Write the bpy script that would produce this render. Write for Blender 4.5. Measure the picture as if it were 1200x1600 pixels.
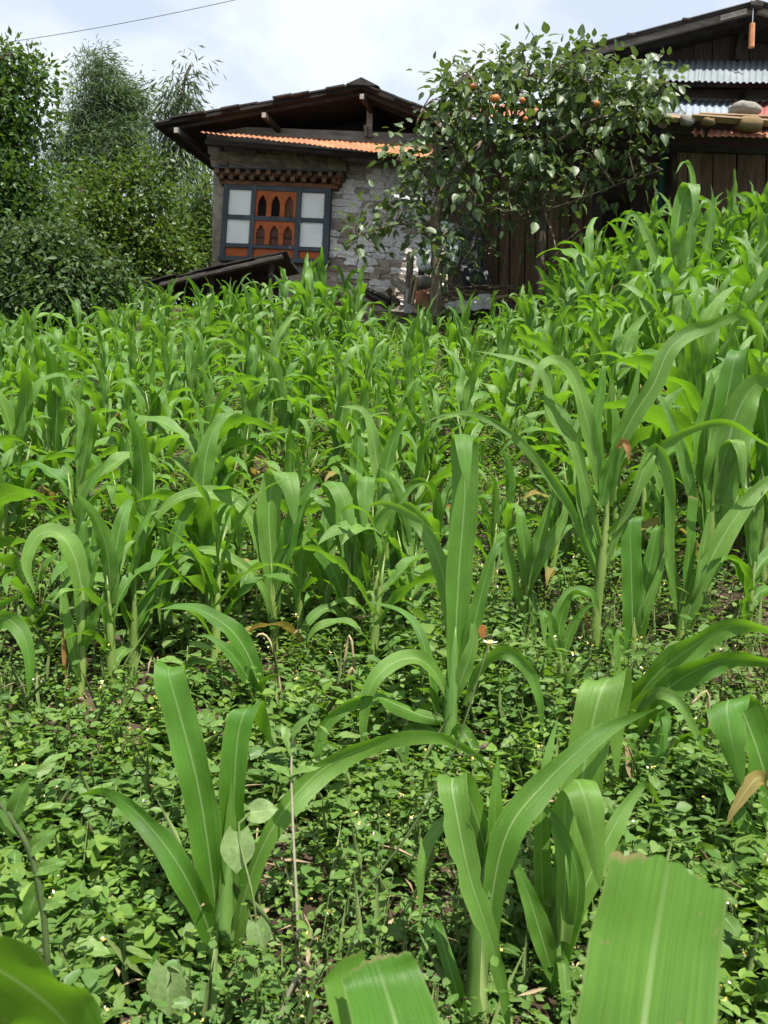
import bpy, bmesh, math, random
import numpy as np
from mathutils import Vector, Matrix

for _o in list(bpy.data.objects):
    bpy.data.objects.remove(_o)
scene = bpy.context.scene
COL = scene.collection
R = math.radians
rng = random.Random(11)
nrg = np.random.default_rng(7)

# ------------------------------------------------------------------ camera
CAM_H, PITCH, ROLL, FPX = 1.45, R(3.0), R(2.6), 1386.0
fwd = Vector((0, math.cos(PITCH), -math.sin(PITCH)))
r0 = Vector((1, 0, 0))
u0 = r0.cross(fwd)
cam_up = u0 * math.cos(ROLL) - r0 * math.sin(ROLL)
cam_right = r0 * math.cos(ROLL) + u0 * math.sin(ROLL)
CAM = Vector((0, 0, CAM_H))
cd = bpy.data.cameras.new('camera')
cam = bpy.data.objects.new('camera', cd)
COL.objects.link(cam)
cd.sensor_fit = 'VERTICAL'
cd.sensor_height = 24.0
cd.lens = 24.0 * FPX / 1600.0
cd.clip_start = 0.02
cd.clip_end = 2000
cam.matrix_world = Matrix(((cam_right.x, cam_up.x, -fwd.x, CAM.x),
                           (cam_right.y, cam_up.y, -fwd.y, CAM.y),
                           (cam_right.z, cam_up.z, -fwd.z, CAM.z), (0, 0, 0, 1)))
scene.camera = cam
cd.dof.use_dof = True
cd.dof.focus_distance = 3.2
cd.dof.aperture_fstop = 9.0

# ------------------------------------------------------------------ light
SUN_EL, SUN_AZ = R(65), R(148)        # azimuth clockwise from +Y: behind the camera, to its right
sun_dir = Vector((math.sin(SUN_AZ) * math.cos(SUN_EL), math.cos(SUN_AZ) * math.cos(SUN_EL), math.sin(SUN_EL)))
sd = bpy.data.lights.new('sun', 'SUN')
sd.energy = 4.6
sd.angle = R(0.53)
sd.color = (1.0, 0.95, 0.87)
sun = bpy.data.objects.new('sun', sd)
COL.objects.link(sun)
sun.rotation_euler = sun_dir.to_track_quat('Z', 'Y').to_euler()

world = bpy.data.worlds.new('World')
scene.world = world
world.use_nodes = True
wt = world.node_tree
wt.nodes.clear()
def wn(t, **kw):
    n = wt.nodes.new(t)
    for k, v in kw.items():
        setattr(n, k, v)
    return n
sky = wn('ShaderNodeTexSky', sky_type='NISHITA', sun_disc=False)
sky.sun_elevation = SUN_EL
sky.sun_rotation = SUN_AZ
sky.altitude = 1800
sky.air_density = 1.0
sky.dust_density = 1.2
bg1 = wn('ShaderNodeBackground'); bg1.inputs['Strength'].default_value = 0.11
bg2 = wn('ShaderNodeBackground'); bg2.inputs['Color'].default_value = (0.88, 0.945, 1.0, 1); bg2.inputs['Strength'].default_value = 0.50
wt.links.new(sky.outputs[0], bg1.inputs['Color'])
geo = wn('ShaderNodeTexCoord')
sep = wn('ShaderNodeSeparateXYZ')
wt.links.new(geo.outputs['Generated'], sep.inputs[0])
addz = wn('ShaderNodeMath', operation='ADD'); addz.inputs[1].default_value = 0.28
absz = wn('ShaderNodeMath', operation='ABSOLUTE')
wt.links.new(sep.outputs['Z'], absz.inputs[0]); wt.links.new(absz.outputs[0], addz.inputs[0])
dvx = wn('ShaderNodeMath', operation='DIVIDE'); dvy = wn('ShaderNodeMath', operation='DIVIDE')
wt.links.new(sep.outputs['X'], dvx.inputs[0]); wt.links.new(addz.outputs[0], dvx.inputs[1])
wt.links.new(sep.outputs['Y'], dvy.inputs[0]); wt.links.new(addz.outputs[0], dvy.inputs[1])
cmb = wn('ShaderNodeCombineXYZ')
wt.links.new(dvx.outputs[0], cmb.inputs[0]); wt.links.new(dvy.outputs[0], cmb.inputs[1])
noi = wn('ShaderNodeTexNoise')
noi.inputs['Scale'].default_value = 2.6
noi.inputs['Detail'].default_value = 9
noi.inputs['Roughness'].default_value = 0.52
noi.inputs['Distortion'].default_value = 0.25
mp = wn('ShaderNodeMapping'); mp.inputs['Location'].default_value = (3.1, 1.7, 0.4)
wt.links.new(cmb.outputs[0], mp.inputs[0]); wt.links.new(mp.outputs[0], noi.inputs['Vector'])
ramp = wn('ShaderNodeValToRGB')
ramp.color_ramp.elements[0].position = 0.40; ramp.color_ramp.elements[0].color = (0.62, 0.62, 0.62, 1)
ramp.color_ramp.elements[1].position = 0.56; ramp.color_ramp.elements[1].color = (0.97, 0.97, 0.97, 1)
wt.links.new(noi.outputs['Fac'], ramp.inputs[0])
mix = wn('ShaderNodeMixShader')
wt.links.new(ramp.outputs[0], mix.inputs[0]); wt.links.new(bg1.outputs[0], mix.inputs[1]); wt.links.new(bg2.outputs[0], mix.inputs[2])
wo = wn('ShaderNodeOutputWorld')
wt.links.new(mix.outputs[0], wo.inputs['Surface'])

scene.view_settings.view_transform = 'Standard'
scene.view_settings.look = 'None'
scene.view_settings.gamma = 1.0
scene.view_settings.exposure = 1.16
scene.view_settings.use_curve_mapping = False
scene.render.engine = 'CYCLES'
scene.cycles.max_bounces = 5
scene.cycles.diffuse_bounces = 3
scene.cycles.glossy_bounces = 2
scene.cycles.transmission_bounces = 4
scene.cycles.transparent_max_bounces = 4
scene.cycles.use_denoising = True
scene.cycles.caustics_reflective = False
scene.cycles.caustics_refractive = False
scene.cycles.sample_clamp_indirect = 6.0

# ------------------------------------------------------------------ pixel <-> world helpers (photograph pixels 1200 x 1600)
def ray(px, py):
    return fwd + cam_right * ((px - 600.0) / FPX) + cam_up * ((800.0 - py) / FPX)
def at(px, py, D):
    d = ray(px, py)
    return CAM + d * (D / d.y)
def proj(p):
    v = Vector(p) - CAM
    z = v.dot(fwd)
    if z < 0.01:
        return (-9999, -9999, z)
    return (600 + FPX * v.dot(cam_right) / z, 800 - FPX * v.dot(cam_up) / z, z)

# ------------------------------------------------------------------ terrain
def sstep(t):
    t = np.clip(t, 0, 1)
    return t * t * (3 - 2 * t)
def T(x, y):
    x = np.asarray(x, float); y = np.asarray(y, float)
    z = 0.281 * np.clip(y, -30, 10.0)
    z = z + 0.5 * sstep((y - 10.0) / 0.9) + 0.03 * np.clip(y - 10.9, 0, 12) - 0.12 * np.clip(y - 24, 0, 400)
    z = z + 0.12 * np.clip(x - 0.4, 0, 6) * sstep((y - 2.5) / 3.0)
    z = z - 0.05 * np.clip(-x - 1.0, 0, 6)
    z = z + 0.42 * sstep((x - .9) / 2.2) * sstep((y - 5.8) / 2.6)
    z = z + 0.035 * np.sin(1.7 * x + 0.6 * y) * np.sin(1.1 * y - 0.8 * x + 1.0) + 0.015 * np.sin(5.1 * x + 2.0) * np.sin(4.3 * y)
    return z
def Tz(x, y):
    return float(T(x, y))
def ground_at(px, py):
    d = ray(px, py)
    y = 0.3
    while y < 60:
        p = CAM + d * (y / d.y)
        if p.z < Tz(p.x, p.y):
            return p
        y += 0.015
    return at(px, py, 20)

# ------------------------------------------------------------------ object helpers
def tag(o, label=None, cat=None, group=None, kind=None):
    if label: o['label'] = label
    if cat: o['category'] = cat
    if group: o['group'] = group
    if kind: o['kind'] = kind
    elif cat: o['kind'] = 'thing'
    return o
def thing(name, loc, label, cat, group=None):
    o = bpy.data.objects.new(name, None)
    o.empty_display_size = 0.1
    COL.objects.link(o)
    o.location = loc
    return tag(o, label, cat, group)
def link(name, mesh, parent=None, loc=None):
    o = bpy.data.objects.new(name, mesh)
    COL.objects.link(o)
    if parent is not None:
        o.parent = parent
    if loc is not None:
        o.location = loc
    return o
WORIGIN = {}
def wloc(o):
    """world location of an unrotated parent chain"""
    v = Vector(o.location)
    while o.parent is not None:
        o = o.parent
        v += Vector(o.location)
    return v

class MB:
    def __init__(self):
        self.v = []; self.f = []; self.m = []; self.uv = None
    def add(self, verts, faces, mi=0):
        b = len(self.v)
        self.v += [tuple(p) for p in verts]
        self.f += [tuple(b + i for i in fc) for fc in faces]
        self.m += [mi] * len(faces)
    def box(self, c, s, M=None, mi=0, taper=0.0):
        c = Vector(c); M = M or Matrix.Identity(3)
        vs = []
        for z in (-1, 1):
            for y in (-1, 1):
                for x in (-1, 1):
                    k = 1 - taper * (z > 0)
                    vs.append(c + M @ Vector((x * s[0] / 2 * k, y * s[1] / 2 * k, z * s[2] / 2)))
        self.add(vs, [(0, 1, 3, 2)[::-1], (4, 5, 7, 6), (0, 1, 5, 4), (2, 3, 7, 6)[::-1], (0, 2, 6, 4)[::-1], (1, 3, 7, 5)], mi)
    def prism(self, poly, off, mi=0):
        """poly: list of points (a face), off: vector to the back face"""
        n = len(poly); off = Vector(off)
        vs = [Vector(p) for p in poly] + [Vector(p) + off for p in poly]
        fs = [tuple(range(n)), tuple(range(2 * n - 1, n - 1, -1))]
        for i in range(n):
            j = (i + 1) % n
            fs.append((i, i + n, j + n, j))
        self.add(vs, fs, mi)
    def tube(self, path, radii, n=8, mi=0, cap=True, wob=0.0):
        path = [Vector(p) for p in path]
        if not hasattr(radii, '__len__'):
            radii = [radii] * len(path)
        vs = []; fs = []
        ref = None
        for i, p in enumerate(path):
            a = path[max(i - 1, 0)]; b = path[min(i + 1, len(path) - 1)]
            t = (b - a).normalized()
            if ref is None:
                ref = t.orthogonal().normalized()
            s = (ref - t * ref.dot(t))
            s = s.normalized() if s.length > 1e-6 else t.orthogonal().normalized()
            ref = s
            w = t.cross(s)
            for k in range(n):
                an = 2 * math.pi * k / n
                rr = radii[i] * (1 + wob * (rng.random() - .5))
                vs.append(p + (s * math.cos(an) + w * math.sin(an)) * rr)
        for i in range(len(path) - 1):
            for k in range(n):
                k2 = (k + 1) % n
                fs.append((i * n + k, i * n + k2, (i + 1) * n + k2, (i + 1) * n + k))
        if cap:
            fs.append(tuple(range(n))[::-1])
            fs.append(tuple((len(path) - 1) * n + k for k in range(n)))
        self.add(vs, fs, mi)
    def mesh(self, name, mats, origin=(0, 0, 0), smooth=False):
        o = Vector(origin)
        me = bpy.data.meshes.new(name)
        me.from_pydata([(p[0] - o.x, p[1] - o.y, p[2] - o.z) for p in self.v], [], self.f)
        mats = mats if isinstance(mats, (list, tuple)) else [mats]
        for m in mats:
            me.materials.append(m)
        if len(mats) > 1:
            me.polygons.foreach_set('material_index', self.m)
        if smooth:
            me.polygons.foreach_set('use_smooth', [True] * len(me.polygons))
        bm = bmesh.new(); bm.from_mesh(me)
        bmesh.ops.recalc_face_normals(bm, faces=bm.faces)
        bm.to_mesh(me); bm.free()
        me.update()
        return me
    def build(self, name, mats, parent=None, smooth=False, origin=None):
        org = wloc(parent) if parent is not None else (Vector(origin) if origin is not None else Vector((0, 0, 0)))
        o = link(name, self.mesh(name, mats, org, smooth), parent)
        if parent is None:
            o.location = org
        return o

# ------------------------------------------------------------------ materials
def newmat(name):
    m = bpy.data.materials.new(name)
    m.use_nodes = True
    nt = m.node_tree
    bsdf = nt.nodes.get('Principled BSDF')
    return m, nt, bsdf
def N(nt, t, **kw):
    n = nt.nodes.new(t)
    for k, v in kw.items():
        setattr(n, k, v)
    return n
def rampnode(nt, stops):
    r = N(nt, 'ShaderNodeValToRGB')
    e = r.color_ramp.elements
    e[0].position, e[0].color = stops[0][0], (*stops[0][1], 1)
    e[1].position, e[1].color = stops[-1][0], (*stops[-1][1], 1)
    for p, c in stops[1:-1]:
        x = e.new(p); x.color = (*c, 1)
    return r
def noise(nt, scale, detail=5, rough=.6, vec=None, coord='Object', stretch=None):
    n = N(nt, 'ShaderNodeTexNoise')
    n.inputs['Scale'].default_value = scale
    n.inputs['Detail'].default_value = detail
    n.inputs['Roughness'].default_value = rough
    tc = N(nt, 'ShaderNodeTexCoord')
    src = tc.outputs[coord]
    if stretch:
        m = N(nt, 'ShaderNodeMapping')
        m.inputs['Scale'].default_value = stretch
        nt.links.new(src, m.inputs[0]); src = m.outputs[0]
    nt.links.new(src, n.inputs['Vector'])
    return n
def mixc(nt, fac, a, b, mode='MIX'):
    n = N(nt, 'ShaderNodeMix', data_type='RGBA', blend_type=mode)
    for sock, v in ((n.inputs[0], fac), (n.inputs[6], a), (n.inputs[7], b)):
        if hasattr(v, 'is_output') or isinstance(v, bpy.types.NodeSocket):
            nt.links.new(v, sock)
        elif isinstance(v, (int, float)):
            sock.default_value = v
        else:
            sock.default_value = (*v, 1)
    return n.outputs[2]
def surf(name, stops, scale=6, detail=6, rough=.85, bump=.3, bscale=None, stretch=None, spec=.3, metal=0, rnd=0.0, extra=None):
    m, nt, b = newmat(name)
    n = noise(nt, scale, detail, .62, stretch=stretch)
    r = rampnode(nt, stops)
    nt.links.new(n.outputs['Fac'], r.inputs[0])
    col = r.outputs[0]
    if extra:                                  # (scale, threshold lo, hi, colour)
        n2 = noise(nt, extra[0], 5, .6, stretch=stretch)
        r2 = rampnode(nt, [(extra[1], (0, 0, 0)), (extra[2], (1, 1, 1))])
        nt.links.new(n2.outputs['Fac'], r2.inputs[0])
        col = mixc(nt, r2.outputs[0], col, extra[3])
    if rnd:
        oi = N(nt, 'ShaderNodeObjectInfo')
        mr = N(nt, 'ShaderNodeMapRange')
        mr.inputs['To Min'].default_value = 1 - rnd; mr.inputs['To Max'].default_value = 1 + rnd
        nt.links.new(oi.outputs['Random'], mr.inputs['Value'])
        hs = N(nt, 'ShaderNodeHueSaturation')
        nt.links.new(mr.outputs[0], hs.inputs['Value']); nt.links.new(col, hs.inputs['Color'])
        col = hs.outputs[0]
    nt.links.new(col, b.inputs['Base Color'])
    b.inputs['Roughness'].default_value = rough
    b.inputs['Specular IOR Level'].default_value = spec
    b.inputs['Metallic'].default_value = metal
    if bump:
        n3 = noise(nt, bscale or scale * 3, 6, .65, stretch=stretch)
        bp = N(nt, 'ShaderNodeBump')
        bp.inputs['Strength'].default_value = bump
        bp.inputs['Distance'].default_value = 0.02
        nt.links.new(n3.outputs['Fac'], bp.inputs['Height'])
        nt.links.new(bp.outputs[0], b.inputs['Normal'])
    return m
def leafmat(name, c1, c2, tcol, tfac=.35, rough=.5, spec=.35, veins=None, island=False, scale=8, patch=None):
    """c1..c2 by random, translucent share tfac; veins: None | 'corn' | 'mid' (uses the UV map)"""
    m, nt, b = newmat(name)
    if island:
        g = N(nt, 'ShaderNodeNewGeometry'); rs = g.outputs['Random Per Island']
    else:
        g = N(nt, 'ShaderNodeObjectInfo'); rs = g.outputs['Random']
    col = mixc(nt, rs, c1, c2)
    n = noise(nt, scale, 4, .6)
    mr = N(nt, 'ShaderNodeMapRange'); mr.inputs['From Min'].default_value = .3; mr.inputs['From Max'].default_value = .7
    mr.inputs['To Min'].default_value = .75; mr.inputs['To Max'].default_value = 1.25
    nt.links.new(n.outputs['Fac'], mr.inputs['Value'])
    hs = N(nt, 'ShaderNodeHueSaturation')
    nt.links.new(col, hs.inputs['Color']); nt.links.new(mr.outputs[0], hs.inputs['Value'])
    col = hs.outputs[0]
    if patch:                                  # species patches a few decimetres wide
        pn = noise(nt, patch[0], 3, .5); pr_ = rampnode(nt, [(.42, (0, 0, 0)), (.58, (1, 1, 1))]); nt.links.new(pn.outputs['Fac'], pr_.inputs[0])
        col = mixc(nt, pr_.outputs[0], col, mixc(nt, .6, col, patch[1]))
    if veins:
        uv = N(nt, 'ShaderNodeUVMap')
        sx = N(nt, 'ShaderNodeSeparateXYZ'); nt.links.new(uv.outputs[0], sx.inputs[0])
        su = N(nt, 'ShaderNodeMath', operation='SUBTRACT'); su.inputs[1].default_value = .5
        nt.links.new(sx.outputs['X'], su.inputs[0])
        ab = N(nt, 'ShaderNodeMath', operation='ABSOLUTE'); nt.links.new(su.outputs[0], ab.inputs[0])
        wid = .03 if veins == 'corn' else .045
        mrb = rampnode(nt, [(wid * .45, (1, 1, 1)), (wid, (0, 0, 0))]); nt.links.new(ab.outputs[0], mrb.inputs[0])
        if veins == 'corn':
            mpn = N(nt, 'ShaderNodeMapping'); mpn.inputs['Scale'].default_value = (70, 1.2, 1)
            nt.links.new(uv.outputs[0], mpn.inputs[0])
            sn = N(nt, 'ShaderNodeTexNoise'); sn.inputs['Scale'].default_value = 1.0; sn.inputs['Detail'].default_value = 3
            nt.links.new(mpn.outputs[0], sn.inputs['Vector'])
            sr = N(nt, 'ShaderNodeMapRange'); sr.inputs['From Min'].default_value = .3; sr.inputs['From Max'].default_value = .7
            sr.inputs['To Min'].default_value = .74; sr.inputs['To Max'].default_value = 1.26
            nt.links.new(sn.outputs['Fac'], sr.inputs['Value'])
            h2 = N(nt, 'ShaderNodeHueSaturation'); nt.links.new(col, h2.inputs['Color']); nt.links.new(sr.outputs[0], h2.inputs['Value'])
            col = h2.outputs[0]
            bpc = N(nt, 'ShaderNodeBump'); bpc.inputs['Strength'].default_value = .45; bpc.inputs['Distance'].default_value = .004
            nt.links.new(sn.outputs['Fac'], bpc.inputs['Height']); nt.links.new(bpc.outputs[0], b.inputs['Normal'])
            sp1 = noise(nt, 130, 2, .5); sp2 = rampnode(nt, [(.70, (0, 0, 0)), (.735, (.7, .7, .7))]); nt.links.new(sp1.outputs['Fac'], sp2.inputs[0])
            col = mixc(nt, sp2.outputs[0], col, (.22, .2, .09))
            edg = rampnode(nt, [(.47, (0, 0, 0)), (.5, (.45, .45, .45))]); nt.links.new(ab.outputs[0], edg.inputs[0])
            col = mixc(nt, edg.outputs[0], col, (.24, .27, .10))
            tpn = noise(nt, 20, 2, .5); tpa = N(nt, 'ShaderNodeMath', operation='MULTIPLY_ADD'); tpa.inputs[1].default_value = .10
            nt.links.new(tpn.outputs['Fac'], tpa.inputs[0]); nt.links.new(sx.outputs['Y'], tpa.inputs[2])
            tpr = rampnode(nt, [(.98, (0, 0, 0)), (1.0, (.8, .8, .8))])
            tps = N(nt, 'ShaderNodeMath', operation='MULTIPLY'); tps.inputs[1].default_value = .95; nt.links.new(tpa.outputs[0], tps.inputs[0])
            nt.links.new(tps.outputs[0], tpr.inputs[0])
            col = mixc(nt, tpr.outputs[0], col, (.27, .21, .10))
            # pale sheath end
            shp = rampnode(nt, [(0.0, (1, 1, 1)), (.16, (0, 0, 0))]); nt.links.new(sx.outputs['Y'], shp.inputs[0])
            shf = N(nt, 'ShaderNodeMath', operation='MULTIPLY'); shf.inputs[1].default_value = .35
            nt.links.new(shp.outputs[0], shf.inputs[0])
            col = mixc(nt, shf.outputs[0], col, (.17, .24, .06))
        else:
            # side veins
            wv = N(nt, 'ShaderNodeMath', operation='MULTIPLY_ADD'); wv.inputs[1].default_value = -1.0
            nt.links.new(ab.outputs[0], wv.inputs[0]); nt.links.new(sx.outputs['Y'], wv.inputs[2])
            ms = N(nt, 'ShaderNodeMath', operation='MULTIPLY'); ms.inputs[1].default_value = 7.0; nt.links.new(wv.outputs[0], ms.inputs[0])
            fr = N(nt, 'ShaderNodeMath', operation='FRACT'); nt.links.new(ms.outputs[0], fr.inputs[0])
            vr = rampnode(nt, [(0.0, (.45, .45, .45)), (.14, (0, 0, 0))]); nt.links.new(fr.outputs[0], vr.inputs[0])
            col = mixc(nt, vr.outputs[0], col, (c2[0] * 1.5 + .015, c2[1] * 1.35 + .015, c2[2] * 1.5 + .01))
        fm = N(nt, 'ShaderNodeMath', operation='MULTIPLY'); fm.inputs[1].default_value = .8 if veins == 'corn' else .5
        nt.links.new(mrb.outputs[0], fm.inputs[0])
        fade = N(nt, 'ShaderNodeMath', operation='SUBTRACT'); fade.inputs[0].default_value = 1.1; nt.links.new(sx.outputs['Y'], fade.inputs[1])
        fm2 = N(nt, 'ShaderNodeMath', operation='MULTIPLY', use_clamp=True); nt.links.new(fm.outputs[0], fm2.inputs[0]); nt.links.new(fade.outputs[0], fm2.inputs[1])
        col = mixc(nt, fm2.outputs[0], col, (.36, .46, .22))
    nt.links.new(col, b.inputs['Base Color'])
    b.inputs['Roughness'].default_value = rough
    b.inputs['Specular IOR Level'].default_value = spec
    tr = N(nt, 'ShaderNodeBsdfTranslucent')
    tcx = mixc(nt, .75, col, tcol)
    nt.links.new(tcx, tr.inputs['Color'])
    ms = N(nt, 'ShaderNodeMixShader'); ms.inputs[0].default_value = tfac
    nt.links.new(b.outputs[0], ms.inputs[1]); nt.links.new(tr.outputs[0], ms.inputs[2])
    out = nt.nodes.get('Material Output')
    nt.links.new(ms.outputs[0], out.inputs['Surface'])
    return m

M = {}
M['soil'] = surf('soil', [(.3, (.022, .014, .009)), (.5, (.05, .031, .02)), (.7, (.11, .078, .052))], 9, 10, .95, 1.0, 30, extra=(40, .6, .68, (.22, .17, .11)))
M['corn'] = leafmat('maize_leaf', (.06, .162, .016), (.132, .248, .044), (.20, .43, .008), .40, .43, .40, 'corn')
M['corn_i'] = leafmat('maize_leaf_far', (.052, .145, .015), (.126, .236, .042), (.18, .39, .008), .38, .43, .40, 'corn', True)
M['corn_yellow'] = leafmat('maize_leaf_yellowing', (.26, .22, .06), (.20, .16, .05), (.4, .3, .05), .35, .6, .2, 'corn')
M['corn_dry'] = leafmat('maize_leaf_dry', (.34, .26, .15), (.22, .13, .07), (.4, .3, .15), .3, .8, .1)
M['corn_red'] = leafmat('maize_leaf_red', (.27, .12, .05), (.32, .17, .07), (.4, .2, .05), .35, .6, .2)
M['stalk'] = surf('maize_stalk', [(.3, (.10, .17, .03)), (.6, (.17, .24, .06)), (.8, (.22, .27, .08))], 5, 4, .45, .1, 40, stretch=(4, 4, 1), spec=.4, rnd=.15)
M['sheath'] = surf('maize_sheath', [(.3, (.06, .135, .022)), (.6, (.10, .19, .04)), (.8, (.15, .24, .06))], 5, 4, .45, .15, 40, stretch=(6, 6, .6), spec=.4, rnd=.15)
M['under'] = leafmat('undergrowth_leaf', (.055, .125, .022), (.14, .225, .055), (.18, .34, .012), .36, .5, .34, 'mid', True, 6)
M['weed'] = leafmat('weed_leaf', (.07, .155, .02), (.175, .275, .05), (.2, .38, .012), .38, .5, .34, None, True, 6, (2.6, (.085, .165, .05)))
M['weedstem'] = surf('weed_stem', [(.3, (.08, .13, .03)), (.7, (.16, .21, .07))], 8, 3, .7, 0)
M['flower'] = surf('flower_yellow', [(.3, (.55, .36, .05)), (.7, (.75, .60, .22))], 60, 2, .8, 0)
M['petal'] = surf('flower_white', [(.3, (.7, .68, .6)), (.7, (.8, .8, .76))], 60, 2, .8, 0)
M['broad'] = leafmat('broad_leaf', (.07, .155, .025), (.14, .235, .055), (.20, .38, .012), .36, .5, .35, 'mid')
M['pale'] = leafmat('pale_bean_leaf', (.14, .22, .08), (.17, .25, .09), (.3, .42, .12), .3, .6, .25, 'mid')
M['dry'] = surf('dry_straw', [(.3, (.20, .14, .08)), (.7, (.42, .33, .2))], 20, 4, .85, .1, stretch=(1, 1, 1), rnd=.25)
M['dryred'] = surf('dry_stem_red', [(.3, (.22, .07, .04)), (.7, (.34, .14, .07))], 14, 4, .8, .1)
M['stemdark'] = surf('stem_dark', [(.3, (.035, .06, .018)), (.7, (.07, .10, .03))], 14, 4, .6, .1)
M['stempale'] = surf('stem_pale', [(.3, (.22, .20, .14)), (.7, (.36, .33, .24))], 14, 4, .7, .1)
M['bark'] = surf('bark', [(.3, (.07, .05, .035)), (.55, (.15, .115, .08)), (.75, (.24, .2, .15))], 12, 8, .95, .8, 40, stretch=(2, 2, .6), extra=(9, .55, .66, (.20, .21, .17)))
M['barkdark'] = surf('bark_dark', [(.3, (.035, .025, .018)), (.7, (.10, .075, .055))], 10, 8, .95, .8, 40, stretch=(2, 2, .5))
M['t_fruit'] = leafmat('fruit_tree_leaf', (.036, .068, .022), (.088, .13, .048), (.14, .22, .02), .28, .44, .38, 'mid', False, 12)
M['t_fruit_i'] = leafmat('fruit_tree_leaf_inner', (.032, .062, .02), (.08, .122, .044), (.14, .22, .02), .28, .44, .38, 'mid', True, 12)
M['t_dark'] = leafmat('broadleaf_tree_leaf', (.018, .055, .012), (.06, .118, .022), (.13, .24, .015), .30, .4, .4, None, True, 3)
M['t_yel'] = leafmat('yellow_green_leaf', (.032, .075, .012), (.085, .13, .022), (.15, .24, .015), .32, .42, .36, None, True, 3)
M['t_willow'] = leafmat('willow_leaf', (.045, .088, .034), (.105, .155, .07), (.14, .22, .05), .32, .42, .45, None, True, 3)
M['t_slim'] = leafmat('drooping_leaf', (.035, .065, .03), (.075, .11, .05), (.14, .2, .06), .28, .45, .4, None, True, 3)
M['t_shrub'] = leafmat('shrub_leaf', (.028, .058, .017), (.07, .112, .035), (.12, .2, .025), .28, .5, .3, None, True, 6)
M['t_feather'] = leafmat('feathery_leaf', (.045, .10, .022), (.10, .165, .04), (.2, .3, .05), .34, .45, .35, None, True, 3)
M['fruit'] = surf('orange_fruit', [(.3, (.32, .09, .02)), (.7, (.46, .16, .04))], 14, 4, .5, .2, 30, spec=.4)
M['slate'] = surf('slate_blue_paint', [(.3, (.045, .055, .066)), (.6, (.075, .088, .10)), (.8, (.13, .14, .15))], 5, 7, .8, .25, 40, stretch=(1, 1, .3), extra=(14, .62, .72, (.2, .2, .19)))
M['orange'] = surf('orange_red_paint', [(.3, (.33, .075, .022)), (.6, (.45, .12, .035)), (.8, (.36, .13, .06))], 6, 7, .75, .2, 40)
M['rail'] = surf('faded_red_wood', [(.3, (.10, .045, .025)), (.6, (.19, .085, .045)), (.8, (.24, .15, .09))], 8, 7, .85, .3, 40)
M['blockwood'] = surf('faded_cornice_wood', [(.3, (.09, .052, .032)), (.6, (.155, .095, .06)), (.8, (.22, .155, .105))], 8, 7, .85, .3, 40, rnd=.3)
M['plaster'] = surf('white_plaster', [(.25, (.68, .68, .65)), (.5, (.83, .83, .80)), (.8, (.87, .87, .85))], 3, 9, .9, .25, 25, extra=(7, .66, .74, (.5, .47, .4)))
M['shutter'] = surf('brown_shutter', [(.3, (.075, .035, .022)), (.7, (.16, .08, .05))], 8, 6, .8, .2, stretch=(6, 6, 1))
M['stonewash'] = surf('whitewashed_stone', [(.28, (.45, .40, .33)), (.42, (.68, .66, .62)), (.58, (.8, .79, .77)), (.8, (.84, .84, .82))], 4.5, 10, .95, .8, 22, rnd=.12, extra=(11, .56, .66, (.25, .19, .14)))
M['stonebrown'] = surf('mud_stone', [(.3, (.13, .10, .07)), (.55, (.26, .21, .15)), (.8, (.4, .36, .29))], 7, 10, .95, .9, 22, rnd=.25)
M['mortar'] = surf('mud_mortar', [(.3, (.22, .18, .13)), (.7, (.45, .41, .35))], 9, 8, .98, .8)
M['wooddark'] = surf('weathered_dark_wood', [(.3, (.018, .015, .013)), (.6, (.045, .038, .033)), (.8, (.09, .08, .07))], 6, 9, .9, .5, 30, stretch=(1, 1, 3), rnd=.2)
M['woodgrey'] = surf('grey_wood', [(.3, (.10, .085, .07)), (.6, (.21, .185, .155)), (.8, (.32, .29, .25))], 6, 9, .9, .5, 30, stretch=(.5, 3, 3), rnd=.2)
M['gableboard'] = surf('gable_board', [(.3, (.03, .023, .018)), (.7, (.075, .056, .043))], 6, 7, .9, .3, stretch=(6, 6, 1), rnd=.2)
M['woodend'] = surf('sawn_wood_end', [(.3, (.2, .175, .15)), (.7, (.36, .33, .29))], 20, 6, .9, .2)
M['shingle'] = surf('dark_shingle', [(.3, (.016, .014, .013)), (.6, (.04, .035, .032)), (.8, (.085, .076, .07))], 5, 9, .92, .6, 25, stretch=(1, 1, 1))
M['attic'] = surf('attic_board', [(.3, (.05, .035, .025)), (.7, (.10, .075, .055))], 4, 6, .95, .3)
M['voidshade'] = surf('painted_room_shade', [(.3, (.006, .005, .005)), (.7, (.012, .01, .009))], 4, 2, .9, 0)  # near-black colour paints in the shade of the room
M['atticshade'] = surf('shade_dark_board', [(.3, (.010, .008, .007)), (.7, (.028, .022, .018))], 4, 6, .95, .3)  # board colour darkened to stand for the deep shade under the roof
M['stoneworn'] = surf('worn_whitewash_stone', [(.3, (.22, .17, .12)), (.5, (.36, .31, .25)), (.7, (.52, .49, .44))], 5, 10, .95, .8, 22, rnd=.15)
M['plank'] = surf('brown_plank', [(.25, (.06, .038, .026)), (.5, (.125, .08, .053)), (.75, (.21, .145, .10))], 5, 10, .9, .5, 24, stretch=(5, 5, .5), rnd=.3)
M['tin'] = surf('galvanised_sheet', [(.3, (.14, .165, .18)), (.6, (.20, .225, .24)), (.8, (.25, .275, .29))], 3, 7, .6, .08, 40, spec=.4, metal=.1, rnd=.1)
M['tinblue'] = surf('new_galvanised_sheet', [(.3, (.20, .235, .28)), (.7, (.27, .305, .36))], 3, 6, .6, .05, 40, spec=.4, metal=.1, rnd=.1)
M['tinwhite'] = surf('white_ridge_metal', [(.3, (.72, .74, .76)), (.7, (.82, .83, .84))], 3, 5, .5, 0)
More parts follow.
